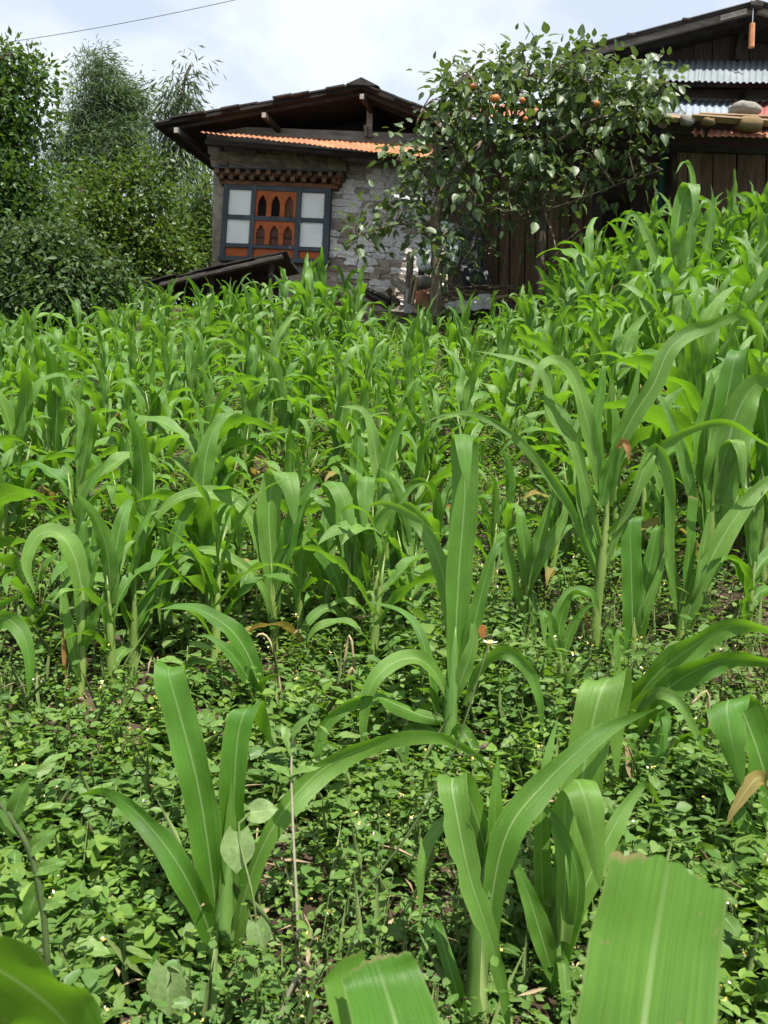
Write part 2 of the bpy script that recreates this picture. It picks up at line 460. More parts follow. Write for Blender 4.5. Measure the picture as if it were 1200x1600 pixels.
M['rust'] = surf('rusted_sheet', [(.3, (.17, .062, .035)), (.55, (.30, .125, .07)), (.8, (.40, .2, .12))], 6, 9, .8, .25, 30, rnd=.15)
M['rustred'] = surf('dark_red_sheet', [(.3, (.17, .05, .045)), (.7, (.28, .095, .08))], 5, 8, .7, .1, 30)
M['rustorange'] = surf('orange_rust_sheet', [(.3, (.25, .09, .042)), (.55, (.34, .14, .07)), (.8, (.40, .21, .125))], 5, 9, .75, .15, 30, extra=(3, .55, .7, (.42, .2, .11)))
M['rock'] = surf('pale_rock', [(.3, (.2, .18, .15)), (.6, (.32, .3, .26)), (.8, (.42, .4, .35))], 7, 9, .92, .7, 30, rnd=.15)
M['rockochre'] = surf('ochre_rock', [(.3, (.17, .11, .055)), (.55, (.30, .21, .11)), (.8, (.42, .33, .2))], 12, 9, .95, .9, 40, rnd=.1)
M['plankpale'] = surf('pale_plank', [(.3, (.24, .15, .08)), (.6, (.36, .26, .16)), (.8, (.42, .34, .25))], 8, 8, .85, .3, 30, stretch=(1, 4, 4), rnd=.2)
M['black'] = surf('dark_plastic', [(.3, (.02, .021, .023)), (.7, (.05, .052, .056))], 6, 4, .55, .05)
M['sack'] = surf('printed_sack', [(.40, (.66, .68, .66)), (.5, (.74, .75, .72)), (.53, (.16, .30, .42)), (.62, (.72, .73, .7))], 9, 3, .7, .3, 30)
M['plastic'] = surf('white_sheet', [(.3, (.25, .25, .24)), (.7, (.42, .42, .41))], 8, 4, .6, .4, 20)
M['greenpole'] = surf('green_pole', [(.3, (.01, .05, .04)), (.7, (.02, .085, .066))], 8, 4, .6, .1)
M['wire'] = surf('wire', [(.3, (.14, .15, .16)), (.7, (.2, .21, .22))], 8, 2, .6, 0)
M['hangstick'] = surf('orange_wood', [(.3, (.36, .13, .06)), (.7, (.5, .22, .11))], 12, 5, .8, .3)
M['butterfly'] = surf('butterfly_wing', [(.3, (.17, .07, .018)), (.6, (.32, .13, .025)), (.75, (.08, .04, .02))], 120, 3, .7, 0)

# ------------------------------------------------------------------ ground
def make_ground():
    ys = np.concatenate([np.arange(-14, 0, 1.0), np.arange(0, 12, .06), np.arange(12, 30, .5), np.geomspace(30, 900, 22)])
    xs = np.concatenate([-np.geomspace(600, 6.2, 22), np.arange(-6, 6, .07), np.geomspace(6.2, 600, 22)])
    X, Y = np.meshgrid(xs, ys)
    Z = T(X, Y)
    near = (np.abs(X) < 6.2) & (Y < 12.2) & (Y > -.2)
    nz = nrg.normal(0, 1, X.shape)
    k = np.array([.25, .5, .25])
    for ax in (0, 1):
        nz = np.apply_along_axis(lambda a: np.convolve(a, k, 'same'), ax, nz)
    Z = Z + np.where(near, nz * .022, 0)
    ny, nx = X.shape
    verts = np.stack([X, Y, Z], -1).reshape(-1, 3)
    idx = np.arange(ny * nx).reshape(ny, nx)
    q = np.stack([idx[:-1, :-1], idx[:-1, 1:], idx[1:, 1:], idx[1:, :-1]], -1).reshape(-1, 4)
    o = link('ground', fast_mesh('ground', verts, q, M['soil'], smooth=True))
    tag(o, 'brown sloping soil of the maize field', 'ground', kind='structure')

def fast_mesh(name, verts, faces, mats, uvs=None, smooth=False, matidx=None):
    """faces: (n,3) or (n,4) int array"""
    me = bpy.data.meshes.new(name)
    verts = np.asarray(verts, np.float32); faces = np.asarray(faces, np.int32)
    k = faces.shape[1]; nf = len(faces)
    me.vertices.add(len(verts)); me.vertices.foreach_set('co', verts.ravel())
    me.loops.add(nf * k); me.loops.foreach_set('vertex_index', faces.ravel())
    me.polygons.add(nf)
    me.polygons.foreach_set('loop_start', np.arange(0, nf * k, k, dtype=np.int32))
    me.polygons.foreach_set('loop_total', np.full(nf, k, np.int32))
    mats = mats if isinstance(mats, (list, tuple)) else [mats]
    for m in mats:
        me.materials.append(m)
    if matidx is not None:
        me.polygons.foreach_set('material_index', np.asarray(matidx, np.int32))
    if smooth:
        me.polygons.foreach_set('use_smooth', np.ones(nf, bool))
    if uvs is not None:
        l = me.uv_layers.new(name='UVMap')
        l.data.foreach_set('uv', np.asarray(uvs, np.float32)[faces.ravel()].ravel())
    me.update(calc_edges=True)
    me.validate()
    return me
make_ground()

# rough stone / block meshes shared by many pieces
def stone_mesh(name, mat, seed, sub=2, amp=.16, round_=.55):
    r = random.Random(seed)
    bm = bmesh.new()
    bmesh.ops.create_cube(bm, size=1.0)
    if sub > 1:
        bmesh.ops.subdivide_edges(bm, edges=bm.edges[:], cuts=1, use_grid_fill=True)
    for v in bm.verts:
        n = v.co.normalized() * .62
        v.co = v.co.lerp(n, round_ * (.5 + .3 * r.random())) + Vector((r.uniform(-1, 1), r.uniform(-1, 1), r.uniform(-1, 1))) * amp * .4
    me = bpy.data.meshes.new(name)
    bm.to_mesh(me); bm.free()
    me.materials.append(mat)
    me.polygons.foreach_set('use_smooth', [False] * len(me.polygons))
    return me
def corr_sheet(A0, A1, B0, B1, n=None, amp=.010, pitch=.076, rows=4, sag=0.0, thick=.0015, seed=0):
    """corrugated sheet between edge A0-A1 and edge B0-B1; waves run from A to B"""
    r = random.Random(seed)
    A0, A1, B0, B1 = map(Vector, (A0, A1, B0, B1))
    L = (A1 - A0).length
    n = n or max(8, int(L / pitch * 6))
    nrm = (A1 - A0).cross(B0 - A0).normalized()
    vs = []; fs = []
    for j in range(rows + 1):
        t = j / rows
        for i in range(n + 1):
            s = i / n
            p = A0.lerp(A1, s).lerp(B0.lerp(B1, s), t)
            d = amp * math.sin(2 * math.pi * s * L / pitch) + sag * math.sin(math.pi * s) * .5 + .004 * math.sin(9 * s + seed + 3 * t)
            vs.append(p + nrm * d)
    for j in range(rows):
        for i in range(n):
            a = j * (n + 1) + i
            fs.append((a, a + 1, a + n + 2, a + n + 1))
    # back skin for real thickness
    b = len(vs)
    vs += [v - nrm * thick for v in vs]
    fs += [(f[3] + b, f[2] + b, f[1] + b, f[0] + b) for f in fs]
    return vs, fs

# ------------------------------------------------------------------ farmhouse
HY = R(6)
H_e = Vector((math.cos(HY), -math.sin(HY), 0)); H_n = Vector((-math.sin(HY), -math.cos(HY), 0))
H_P0 = at(430, 340, 14.0)
def plane_pt(px, py, P0, n, off=0.0):
    d = ray(px, py)
    t = ((P0 + n * off) - CAM).dot(n) / d.dot(n)
    return CAM + d * t
def hp(px, py, off=0.0):
    return plane_pt(px, py, H_P0, H_n, off)
house = thing('farmhouse', Vector((H_P0.x, H_P0.y, Tz(H_P0.x, H_P0.y))), 'old whitewashed stone farmhouse with dark gable roof and white-panelled window', 'house')
HB = house.location.copy()

def hquad(mb, pts, off, thick, mi=0):
    mb.prism([hp(x, y, off) for x, y in pts], -H_n * thick, mi)

# body walls (mortar core the stones sit in)
WB = -H_n                                         # into the house
mb = MB()
core = [(334, 236), (830, 262), (830, 600), (327, 600)]
fr = [hp(x, y, 0) for x, y in core]
for p in fr[2:]:
    p.z = min(p.z, Tz(p.x, p.y) - .1)
back = [p + WB * 4.6 + H_e * (1.9 if i in (0, 3) else 0) for i, p in enumerate(fr)]
mb.add(fr + back, [(0, 1, 2, 3), (7, 6, 5, 4), (0, 3, 7, 4), (1, 5, 6, 2), (0, 4, 5, 1)])
wall = mb.build('wall', M['mortar'], house)
# stones of the facade
SM = [stone_mesh('wall_stone', M['stonewash'], 40 + i, 2, .3, .8) for i in range(9)]
SMB = [stone_mesh('wall_stone_brown', M['stonebrown'], 60 + i, 2, .3, .8) for i in range(6)]
SMM = [stone_mesh('wall_stone_worn', M['stoneworn'], 80 + i, 2, .3, .8) for i in range(6)]
wl = wloc(wall)
ang_e = math.atan2(H_e.y, H_e.x)
def lay_stone(px, py, w, h, meshes, parent, off=.0, deep=.14, name='stone'):
    c = hp(px, py, off)
    o = link(name, rng.choice(meshes), parent, c - wloc(parent))
    o.rotation_euler = (rng.uniform(-.05, .05), R(2.6) + rng.uniform(-.06, .06), ang_e + rng.uniform(-.05, .05))
    o.scale = (w * 1.12, deep, h * 1.15)
    return o
y = 262
row = 0
while y < 470:
    hpx = rng.uniform(8.0, 11.0)
    x = 519 + rng.uniform(-4, 4) - (y - 290) * .04 + (14 if y < 292 else 0)
    while x < 690:
        wpx = rng.uniform(13, 27)
        yy = y + (x - 519) * .045 + hpx / 2
        m_per = 14.0 / FPX
        brown = rng.random() < (.6 if x < 536 or y > 425 else .22)
        lay_stone(x + wpx / 2, yy, wpx * m_per, hpx * m_per, SMM if brown else SM, wall, off=rng.uniform(-.045, .01))
        x += wpx + .8
    y += hpx + .6
    row += 1

# window bay: bilinear map of the window rectangle to the facade
WTL, WTR, WBR, WBL = (350, 287), (517.6, 294.5), (511.5, 412), (342.2, 406)
def wp(u, v, off=0.0):
    tx = WTL[0] + (WTR[0] - WTL[0]) * u; ty = WTL[1] + (WTR[1] - WTL[1]) * u
    bx = WBL[0] + (WBR[0] - WBL[0]) * u; by = WBL[1] + (WBR[1] - WBL[1]) * u
    return hp(tx + (bx - tx) * v, ty + (by - ty) * v, off)
def wq(name, mat, u0_, v0_, u1_, v1_, off, thick, parent):
    b = MB()
    b.prism([wp(u0_, v0_, off), wp(u1_, v0_, off), wp(u1_, v1_, off), wp(u0_, v1_, off)], -H_n * thick)
    return b.build(name, mat, parent)
window = wq('window', M['orange'], 0, 0, 1, 1, .06, .05, house)
for (a, b_) in ((0, .047), (.263, .302), (.683, .727), (.943, 1)):
    wq('window_post', M['slate'], a, -.005, b_, 1.003, .175, .117, window)
for (a, b_, v0_, v1_) in ((.047, .263, 0, .062), (.302, .683, 0, .062), (.727, .943, 0, .062),
                          (.047, .263, .40, .452), (.302, .683, .405, .46), (.727, .943, .405, .455),
                          (.047, .263, .775, .822), (.302, .683, .78, .825), (.727, .943, .79, .84)):
    wq('window_rail', M['slate'], a + .001, v0_, b_ - .001, v1_, .165, .107, window)
wq('window_sill', M['slate'], -.012, .944, 1.012, 1.0, .20, .142, window)
for (a, b_, v0_, v1_) in ((.047, .263, .822, .944), (.302, .683, .825, .944), (.727, .943, .84, .944)):
    wq('apron_panel', M['orange'], a + .002, v0_ + .002, b_ - .002, v1_ - .002, .13, .07, window)
for (a, b_, v0_, v1_) in ((.049, .261, .066, .398), (.049, .261, .456, .773), (.729, .941, .066, .402), (.729, .941, .459, .786)):
    # slightly uneven plaster infill
    b = MB(); nx_, ny_ = 6, 6
    vs = []
    for j in range(ny_ + 1):
        for i in range(nx_ + 1):
            e = 0 if i in (0, nx_) or j in (0, ny_) else rng.uniform(-.004, .007)
            vs.append(wp(a + (b_ - a) * i / nx_, v0_ + (v1_ - v0_) * j / ny_, .128 + e))
    fs = [(j * 7 + i, j * 7 + i + 1, j * 7 + i + 8, j * 7 + i + 7) for j in range(6) for i in range(6)]
    b.add(vs, fs)
    b.build('plaster_panel', M['plaster'], window, smooth=True)

def arch_bay(u0_, v0_, u1_, v1_, closed, tall):
    """one trefoil-headed light: an orange plate with an opening, and what stands behind it"""
    w = u1_ - u0_; h = v1_ - v0_
    cu = (u0_ + u1_) / 2
    hw = w * .32
    ub = v1_ - (.0 if tall else .02) * h
    spring = v0_ + h * .53
    # opening outline: left jamb up, cusped head, right jamb down  (u offset in half widths, v)
    head = [(-1, 0), (-1.0, -.04), (-.78, -.08), (-.92, -.13), (-.72, -.20), (-.45, -.225), (-.5, -.27), (-.25, -.325), (0, -.36)]
    left = [(cu - hw, ub)] + [(cu + hw * a, spring + h * d * .95) for a, d in head]
    right = [(2 * cu - a, d) for a, d in left[::-1][1:]]
    inner = left + right
    n = len(inner)
    outer = []
    for k, (a, d) in enumerate(inner):
        if k == 0: outer.append((u0_, v1_))
        elif k == n - 1: outer.append((u1_, v1_))
        elif a <= cu - hw * .6: outer.append((u0_, d))
        elif a >= cu + hw * .6: outer.append((u1_, d))
        else: outer.append((u0_ + w * min(1, max(0, .5 + (a - cu) / (hw * .45) * .5)), v0_))
    b = MB()
    F = [wp(a, d, .145) for a, d in inner] + [wp(a, d, .145) for a, d in outer]
    Bk = [p - H_n * .05 for p in F]
    vs = F + Bk
    fs = []
    for k in range(n - 1):
        fs += [(k, k + 1, n + k + 1, n + k), (2 * n + k + 1, 2 * n + k, 3 * n + k, 3 * n + k + 1), (k + 1, k, 2 * n + k, 2 * n + k + 1), (n + k, n + k + 1, 3 * n + k + 1, 3 * n + k)]
    b.add(vs, fs)
    b.build('arch_panel', M['orange'], window)
    # slim engaged capital on the jamb
    wq('capital', M['orange'], u0_ + w * .01, spring - h * .03, u0_ + w * .165, spring + h * .02, .153, .006, window)
    if closed:
        wq('shutter', M['shutter'], u0_ + w * .06, v0_ + h * .05, u1_ - w * .06, v1_ - .004, .092, .012, window)
        if not tall:
            wq('shutter_bar', M['wooddark'], u0_ + w * .15, v0_ + h * .66, u1_ - w * .15, v0_ + h * .73, .104, .011, window)
    else:
        wq('dark_opening_sheet', M['voidshade'], u0_ + w * .06, v0_ + h * .05, u1_ - w * .06, v1_ - .004, .066, .004, window)  # thin sheet whose near-black colour stands for the shaded room behind
for row_, (v0_, v1_) in enumerate(((.064, .403), (.462, .778))):
    for k in range(3):
        a = .304 + k * .1257
        arch_bay(a, v0_, a + .1255, v1_, closed=(row_ == 1 or k == 2), tall=(row_ == 0))

# cornice over the window: stone course, two rows of blocks, rails, each stepping out
cornice = MB()
hquad(cornice, [(341, 280), (527, 288), (526, 294.5), (344, 287)], .18, .17)
cornice = cornice.build('cornice', M['rail'], house)
b = MB(); hquad(b, [(336, 266), (533, 273), (533, 280), (338, 273.5)], .22, .21); b.build('cornice_rail', M['rail'], cornice)
b = MB(); hquad(b, [(331, 259.5), (538, 266), (538, 268), (331, 261.5)], .34, .33); b.build('cornice_rail', M['slate'], cornice)
for i in range(13):
    x = 335.5 + i * 16.1; yb = 262 + (x - 335) * .033
    b = MB(); hquad(b, [(x, yb), (x + 6.5, yb + .2), (x + 6.3, yb + 8), (x - .2, yb + 7.8)], .32, .3)
    b.build('cornice_block', M['blockwood'], cornice)
    if i < 12:
        x2 = x + 3.5 + (0 if i % 2 else 1); yb2 = 270.6 + (x2 - 335) * .034
        b = MB(); hquad(b, [(x2 + 2, yb2), (x2 + 9, yb2 + .2), (x2 + 8.6, yb2 + 8.4), (x2 + 1.6, yb2 + 8.2)], .26, .24)
        b.build('cornice_block', M['blockwood'], cornice)
for i, (x, yb) in enumerate(((526, 270), (522, 279.5), (519, 287.5))):
    b = MB(); hquad(b, [(x, yb), (x + 9.5, yb + .3), (x + 9.2, yb + 8.2), (x - .3, yb + 7.9)], .3 - .07 * i, .27 - .07 * i)
    b.build('cornice_block', M['rail'], cornice)
# brown stone course above the cornice
b = MB(); hquad(b, [(331.5, 234), (540, 247), (540, 266), (331, 259)], .20, .19); upper = b.build('stone_course', M['mortar'], house)
for r_ in range(3):
    x = 331
    while x < 538:
        wpx = rng.uniform(10, 24); wpx = min(wpx, 541 - x)
        yy = 237.5 + r_ * 7.4 + (x - 331) * .045
        lay_stone(x + wpx / 2, yy + 3, wpx * .0101, 7.6 * .0101, SMB, upper, off=.17 + rng.uniform(-.02, .012), deep=.12)
        x += wpx + .6

# pent roof over the facade
pent = MB()
hquad(pent, [(320, 217), (660, 245), (660, 252), (320, 224.5)], .78, .11)
pent = pent.build('pent_roof', M['wooddark'], house)
seg = [(313, 207, 205.5), (402, 216.5, 210.5), (490, 226.5, 216), (578, 236.5, 221.5), (672, 246, 227)]
for i in range(4):
    x0, f0, k0 = seg[i]; x1, f1, k1 = seg[i + 1]
    lift = .006 * (i % 2)
    vs, fs = corr_sheet(hp(x0, f0 - lift * 40, .95), hp(x1 + 3, f1 - lift * 40, .95), hp(x0 + 3, k0, .28), hp(x1 + 6, k1, .28), amp=.008, seed=i)
    b = MB(); b.add(vs, fs); b.build('roof_sheet', M['rustorange'], pent, smooth=True)
for x in (345, 402, 465, 530, 600):
    yb = 221 + (x - 320) * .082
    b = MB()
    p1 = hp(x, yb + 3, .72); p2 = hp(x + 1, yb + 12, .02)
    b.tube([p1, p2], .035, 6); b.build('bracket', M['wooddark'], pent)

# attic: low boarding behind the pent roof, inner wall with the shade put into its colour, king post
b = MB(); hquad(b, [(322, 196), (690, 210), (690, 262), (325, 240)], .06, .05); b.build('attic_wall', M['woodgrey'], house)
b = MB(); hquad(b, [(300, 190), (565, 128), (760, 205), (760, 262), (330, 250)], -.5, .05); b.build('gable_wall', M['atticshade'], house)
b = MB(); hquad(b, [(573.5, 160), (582.5, 160), (581, 214), (572, 213)], .12, .1); post = b.build('king_post', M['woodgrey'], house)
b = MB(); hquad(b, [(568, 195), (573, 195), (573.5, 213), (570, 213)], .2, .07); b.build('post_brace', M['woodgrey'], post)

# main gable roof
OF = .62
A = hp(240, 192.5, OF); RR = hp(565, 132.5, OF); Cc = hp(800, 224, OF)
dA = at(352, 266, A.y + 2.4) - A
dA.z = 0.0
dA = dA.normalized() * 5.4
roof = MB()
def slab(mb, p0, p1, d, th, mi=0):
    n = (p1 - p0).cross(d).normalized()
    if n.z < 0: n = -n
    top = [p0, p1, p1 + d, p0 + d]
    mb.prism([p + n * 0 for p in top], -n * th, mi)
slab(roof, A, RR, dA, .05)
slab(roof, RR + Vector((.004, 0, .004)), Cc, dA, .05)
roof = roof.build('roof', M['atticshade'], house)  # attic shade is put into this near-black colour
# shingle boards lying on the slope, their ends making an uneven verge
def verge(p0, p1, n, th):
    for i in range(n):
        a = p0.lerp(p1, i / n); c = p0.lerp(p1, (i + 1.06) / n)
        off = H_n * rng.uniform(.0, .09) + Vector((0, 0, .012 + .02 * (i % 2) + rng.uniform(0, .012)))
        b = MB(); slab(b, a + off, c + off, dA.normalized() * 1.5, th); b.build('shingle_board', M['shingle'], roof)
verge(A, RR, 12, .025); verge(RR, Cc, 9, .025)
b = MB(); b.prism([RR + Vector((-.22, 0, -.02)) + H_n * .06, RR + Vector((0, 0, .085)) + H_n * .06, RR + Vector((.26, 0, -.03)) + H_n * .06], dA); b.build('ridge_cap', M['shingle'], roof)
# barge boards
def barge(x0, y0, x1, y1, h, off, mat, name='barge_board'):
    b = MB(); hquad(b, [(x0, y0), (x1, y1), (x1, y1 + h), (x0, y0 + h)], off, .05); b.build(name, mat, roof)
barge(262, 195, 563, 139.5, 9, OF - .12, M['wooddark']); barge(567, 139.5, 795, 228, 9, OF - .12, M['wooddark'])
barge(300, 197.5, 563, 150, 10, OF - .45, M['wooddark'], 'rafter'); barge(575, 150, 760, 222, 10, OF - .45, M['wooddark'], 'rafter')
# purlins with pale sawn ends
for (x, yv, s) in ((565.5, 151, .078), (412.5, 180, .078), (275.5, 203.5, .085), (690, 196, .078)):
    c = hp(x, yv, OF + .02)
    b = MB(); d = dA.normalized()
    Mx = Matrix((H_e, d, Vector((0, 0, 1)))).transposed()
    b.box(c + d * 1.3, (s * .8, 2.6, s), Mx); pu = b.build('purlin', M['wooddark'], roof)
    b = MB(); b.box(c - d * .006, (s * .72, .012, s * .9), Mx); b.build('purlin_end', M['woodend'], pu)

# ------------------------------------------------------------------ low shed roof in front of the window
lb = at(300, 470, 12.2)
shed = thing('low_shed', Vector((lb.x, lb.y, Tz(lb.x, lb.y))), 'low dark plank roof sloping up to the foot of the painted window', 'shed')
def sp(px, py, D): return at(px, py, D)
b = MB()
q0, q1 = sp(226, 444, 12.0), sp(446, 394, 12.0)
b.prism([q0, q1, q1 + Vector((.05, 1.4, .05)), q0 + Vector((.05, 1.4, .05))], Vector((0, 0, -.035))); sr = b.build('roof', M['shingle'], shed)
for i in range(9):
    a = q0.lerp(q1, i / 9); c = q0.lerp(q1, (i + 1.1) / 9)
    o_ = Vector((0, -rng.uniform(0, .12), .014 + .016 * (i % 2)))
    b = MB(); b.prism([a + o_, c + o_, c + o_ + Vector((0, .9, 0)), a + o_ + Vector((0, .9, 0))], Vector((0, 0, -.018))); b.build('roof_board', M['shingle'], sr)
b = MB(); b.tube([sp(236, 449, 11.95), sp(442, 402, 11.95)], [.035, .04], 7); b.build('eave_pole', M['wooddark'], shed)
for x in (250, 330, 425):
    p = sp(x, 447 - (x - 226) * .22, 12.1)
    b = MB(); b.tube([p, Vector((p.x, p.y, Tz(p.x, p.y) - .1))], .045, 7); b.build('post', M['wooddark'], shed)
for k in range(7):
    x0 = 250 + k * 27
    p = sp(x0, 452 - (x0 - 226) * .22, 12.75); p2 = sp(x0 + 25, 452 - (x0 + 25 - 226) * .22, 12.75)
    g0, g1 = Vector((p.x, p.y, Tz(p.x, p.y) - .05)), Vector((p2.x, p2.y, Tz(p2.x, p2.y) - .05))
    b = MB(); b.prism([p, p2, g1, g0], Vector((0, .025, 0))); b.build('plank', M['wooddark'], shed)

# ------------------------------------------------------------------ barn on the right
BYW = R(0)
B_e = Vector((1, 0, 0)); B_n = Vector((0, -1, 0))
B_P0 = at(1100, 270, 10.8)
def bp_(px, py, off=0.0):
    return plane_pt(px, py, B_P0, B_n, off)
barn = thing('barn', Vector((B_P0.x, B_P0.y, Tz(B_P0.x, B_P0.y))), 'plank barn with tin-covered gable roof above the tall maize', 'barn')
def bquad(mb, pts, off, thick, mi=0):
    mb.prism([bp_(x, y, off) for x, y in pts], -B_n * thick, mi)
# dark inner core so that gaps between planks are dark
b = MB()
fr = [bp_(1052, 232, -.06), bp_(1420, 236, -.06), bp_(1420, 600, -.06), bp_(1052, 600, -.06)]
b.prism(fr, Vector((0, 3.2, 0)))
bw = b.build('wall', M['attic'], barn)
x = 1058
while x < 1240:
    wpx = rng.uniform(15, 24)
    b = MB()
    j = rng.uniform(-2, 2); ln = rng.uniform(0, 3)
    b.prism([bp_(x + ln, 230 + j, .0), bp_(x + wpx - .8 + ln, 230 + j, rng.uniform(-.01, .012)), bp_(x + wpx - 1.2 - 5, 470, .0), bp_(x - 6, 470, 0)], Vector((0, .03, 0)))
    b.build('plank', M['plank'], bw)
    x += wpx + rng.uniform(.3, 1.0)
b = MB(); bquad(b, [(1050, 226), (1300, 234), (1300, 243), (1050, 235)], .07, .06); b.build('wall_beam', M['wooddark'], barn)
# open dark bay left of the planks, back wall
b = MB(); bquad(b, [(700, 190), (1054, 205), (1054, 560), (700, 540)], -1.9, .05); b.build('back_wall', M['attic'], barn)
# inner plank wall seen under the fruit tree
x = 762
pl = MB(); bquad(pl, [(760, 262), (925, 268), (925, 560), (757, 560)], -.95, .05); pl = pl.build('inner_wall', M['attic'], barn)
while x < 922:
    wpx = rng.uniform(14, 25)
    b = MB(); tpy = 270 + rng.uniform(-6, 8)
    b.prism([bp_(x, tpy, -.9 + rng.uniform(-.02, .02)), bp_(x + wpx - 1, tpy + 1, -.9), bp_(x + wpx - 3, 520, -.9), bp_(x - 2.5, 520, -.9)], Vector((0, .03, 0)))
    b.build('plank', M['plank'], pl)
    x += wpx + rng.uniform(.5, 1.8)
b = MB(); b.tube([bp_(1041, 205, -.25), bp_(1026, 360, -.25), bp_(1012, 560, -.25)], .045, 8); b.build('green_post', M['greenpole'], barn)
b = MB(); b.tube([bp_(935, 205, -.3), bp_(930, 560, -.3)], .06, 8, wob=.1); b.build('post', M['wooddark'], barn)
# lean-to roof: galvanised and dark red sheets, rust sheets at the eave
lean = MB(); bquad(lean, [(1000, 199), (1300, 212), (1300, 219), (1000, 206)], .8, .1); lean = lean.build('lean_to_roof', M['wooddark'], barn)
def bsheet(name, mat, x0, x1, yf, yk, sl, offf, offk, seed, parent, amp=.011):
    vs, fs = corr_sheet(bp_(x0, yf + (x0 - 1000) * sl, offf), bp_(x1, yf + (x1 - 1000) * sl, offf), bp_(x0 + 4, yk + (x0 - 1000) * sl, offk), bp_(x1 + 4, yk + (x1 - 1000) * sl, offk), amp=amp, seed=seed)
    b = MB(); b.add(vs, fs); b.build(name, mat, parent, smooth=True)
bsheet('roof_sheet', M['rust'], 690, 850, 188, 168, .02, .15, -1.9, 11, lean)  # unseen sheet added to shade the inner plank wall
bsheet('roof_sheet', M['tin'], 840, 992, 186, 166, .02, .16, -1.9, 12, lean)  # also added behind the crown, keeps sun off the inner planks
bsheet('roof_sheet', M['tin'], 985, 1035, 183, 149, .03, .97, -.75, 2, lean)
bsheet('roof_sheet', M['tinblue'], 1026, 1150, 182.5, 152, .03, .985, -.75, 3, lean)
bsheet('roof_sheet', M['rustred'], 1138, 1330, 181, 152, .03, .96, -.75, 4, lean)
bsheet('rusted_sheet', M['rust'], 1104, 1215, 211.5, 201.5, .015, 1.0, .86, 5, lean, .007)
bsheet('rusted_sheet', M['rust'], 1205, 1330, 211, 201.5, .015, 1.01, .86, 6, lean, .007)
bsheet('rusted_sheet', M['rust'], 1079, 1100, 202, 194, .1, 1.0, .86, 7, lean, .02)
b = MB(); b.prism([bp_(1045, 152.5, -.7), bp_(1330, 160.5, -.7), bp_(1330, 166, -.62), bp_(1045, 158, -.62)], Vector((0, .02, .01))); b.build('ridge_strip', M['tinwhite'], lean)
# main barn: upper wall strip, dark eave, tin awning, gable
b = MB(); bquad(b, [(930, 138), (1330, 142), (1330, 162), (930, 158)], -.95, .06); b.build('upper_wall', M['woodgrey'], barn)
b = MB(); bquad(b, [(905, 84), (1330, 84), (1330, 150), (905, 146)], -1.25, .05); b.build('eave_wall', M['attic'], barn)
aw = MB(); bquad(aw, [(930, 126), (1330, 131), (1330, 135), (930, 130)], -.2, .07); aw = aw.build('awning', M['wooddark'], barn)
bsheet('awning_sheet', M['tin'], 905, 1096, 125.5, 92.5, .018, -.02, -1.2, 8, aw)
bsheet('awning_sheet', M['tin'], 1090, 1330, 125.5, 92.5, .018, -.01, -1.2, 9, aw)
for x in (960, 1166, 1290):
    b = MB(); b.tube([bp_(x + 8, 131, -.2), bp_(x - 4, 150, -.93)], .04, 6); b.build('bracket', M['wooddark'], aw)
# gable wall boards
gb = MB(); bquad(gb, [(900, 92), (1178, 16), (1330, 55), (1330, 100), (900, 98)], -1.28, .04); gb = gb.build('gable_wall', M['attic'], barn)
for k in range(9):
    x = 940 + k * 29
    yt = 92 - (x - 900) * .255 + 6
    if x > 1178: yt = 20 + (x - 1178) * .26
    b = MB(); bquad(b, [(x, yt), (x + 27.5, min(yt - 4, 96)), (x + 27, 97), (x - .5, 97)], -1.22 + rng.uniform(-.01, .01), .03); b.build('gable_board', M['gableboard'], gb)
b = MB(); bquad(b, [(1158, 30), (1167, 28), (1158, 92), (1148, 92)], -1.1, .07); b.build('gable_post', M['wooddark'], gb)
# roof
GO = -.42
rf0, rf1, rf2 = bp_(893, 79, GO), bp_(1181, 2.5, GO), bp_(1420, 66, GO)
dB = Vector((.0, 6.0, 0))
groof = MB()
slab(groof, rf0, rf1, dB, .03); slab(groof, rf1 + Vector((.003, 0, .003)), rf2, dB, .03)
groof = groof.build('roof', M['wooddark'], barn)
up_ = Vector((0, -.03, .012))
b = MB(); slab(b, rf0 + up_, rf1 + up_, dB, .008); b.build('roof_tin', M['tin'], groof)
b = MB(); slab(b, rf1 + up_ + Vector((.003, 0, .003)), rf2 + up_, dB, .008); b.build('roof_tin', M['tin'], groof)
def bbar(name, mat, x0, y0, x1, y1, h, off, th, parent):
    b = MB(); bquad(b, [(x0, y0), (x1, y1), (x1, y1 + h), (x0, y0 + h)], off, th); return b.build(name, mat, parent)
bbar('barge_board', M['woodgrey'], 896, 82, 1178, 7.5, 12, GO - .04, .05, groof)
bbar('barge_board', M['woodgrey'], 1184, 7.5, 1400, 65, 12, GO - .04, .05, groof)
bbar('barge_patch', M['woodend'], 1126, 23.5, 1167, 12.5, 8, GO - .015, .02, groof)
bbar('rafter', M['wooddark'], 915, 92, 1176, 22, 9, -.8, .08, groof)
b = MB(); b.tube([bp_(1172, 8, GO), bp_(1192, 9, GO + .02)], [.05, .04], 7, wob=.3); b.build('ridge_end', M['wooddark'], groof)
for (x, y_) in ((985, 54.5), (1072, 31), (905, 77)):
    b = MB(); b.box(bp_(x, y_, GO + .01), (.10, .06, .022)); b.build('roof_batten', M['wooddark'], groof)
b = MB(); b.tube([bp_(1175.5, 37, GO + .06), bp_(1174, 74, GO + .06)], [.034, .036], 8, wob=.15); tag(b.build('hanging_stick', M['hangstick'], None, origin=bp_(1174, 74, GO + .06)), 'short orange stick hanging from the barn gable peak', 'stick')
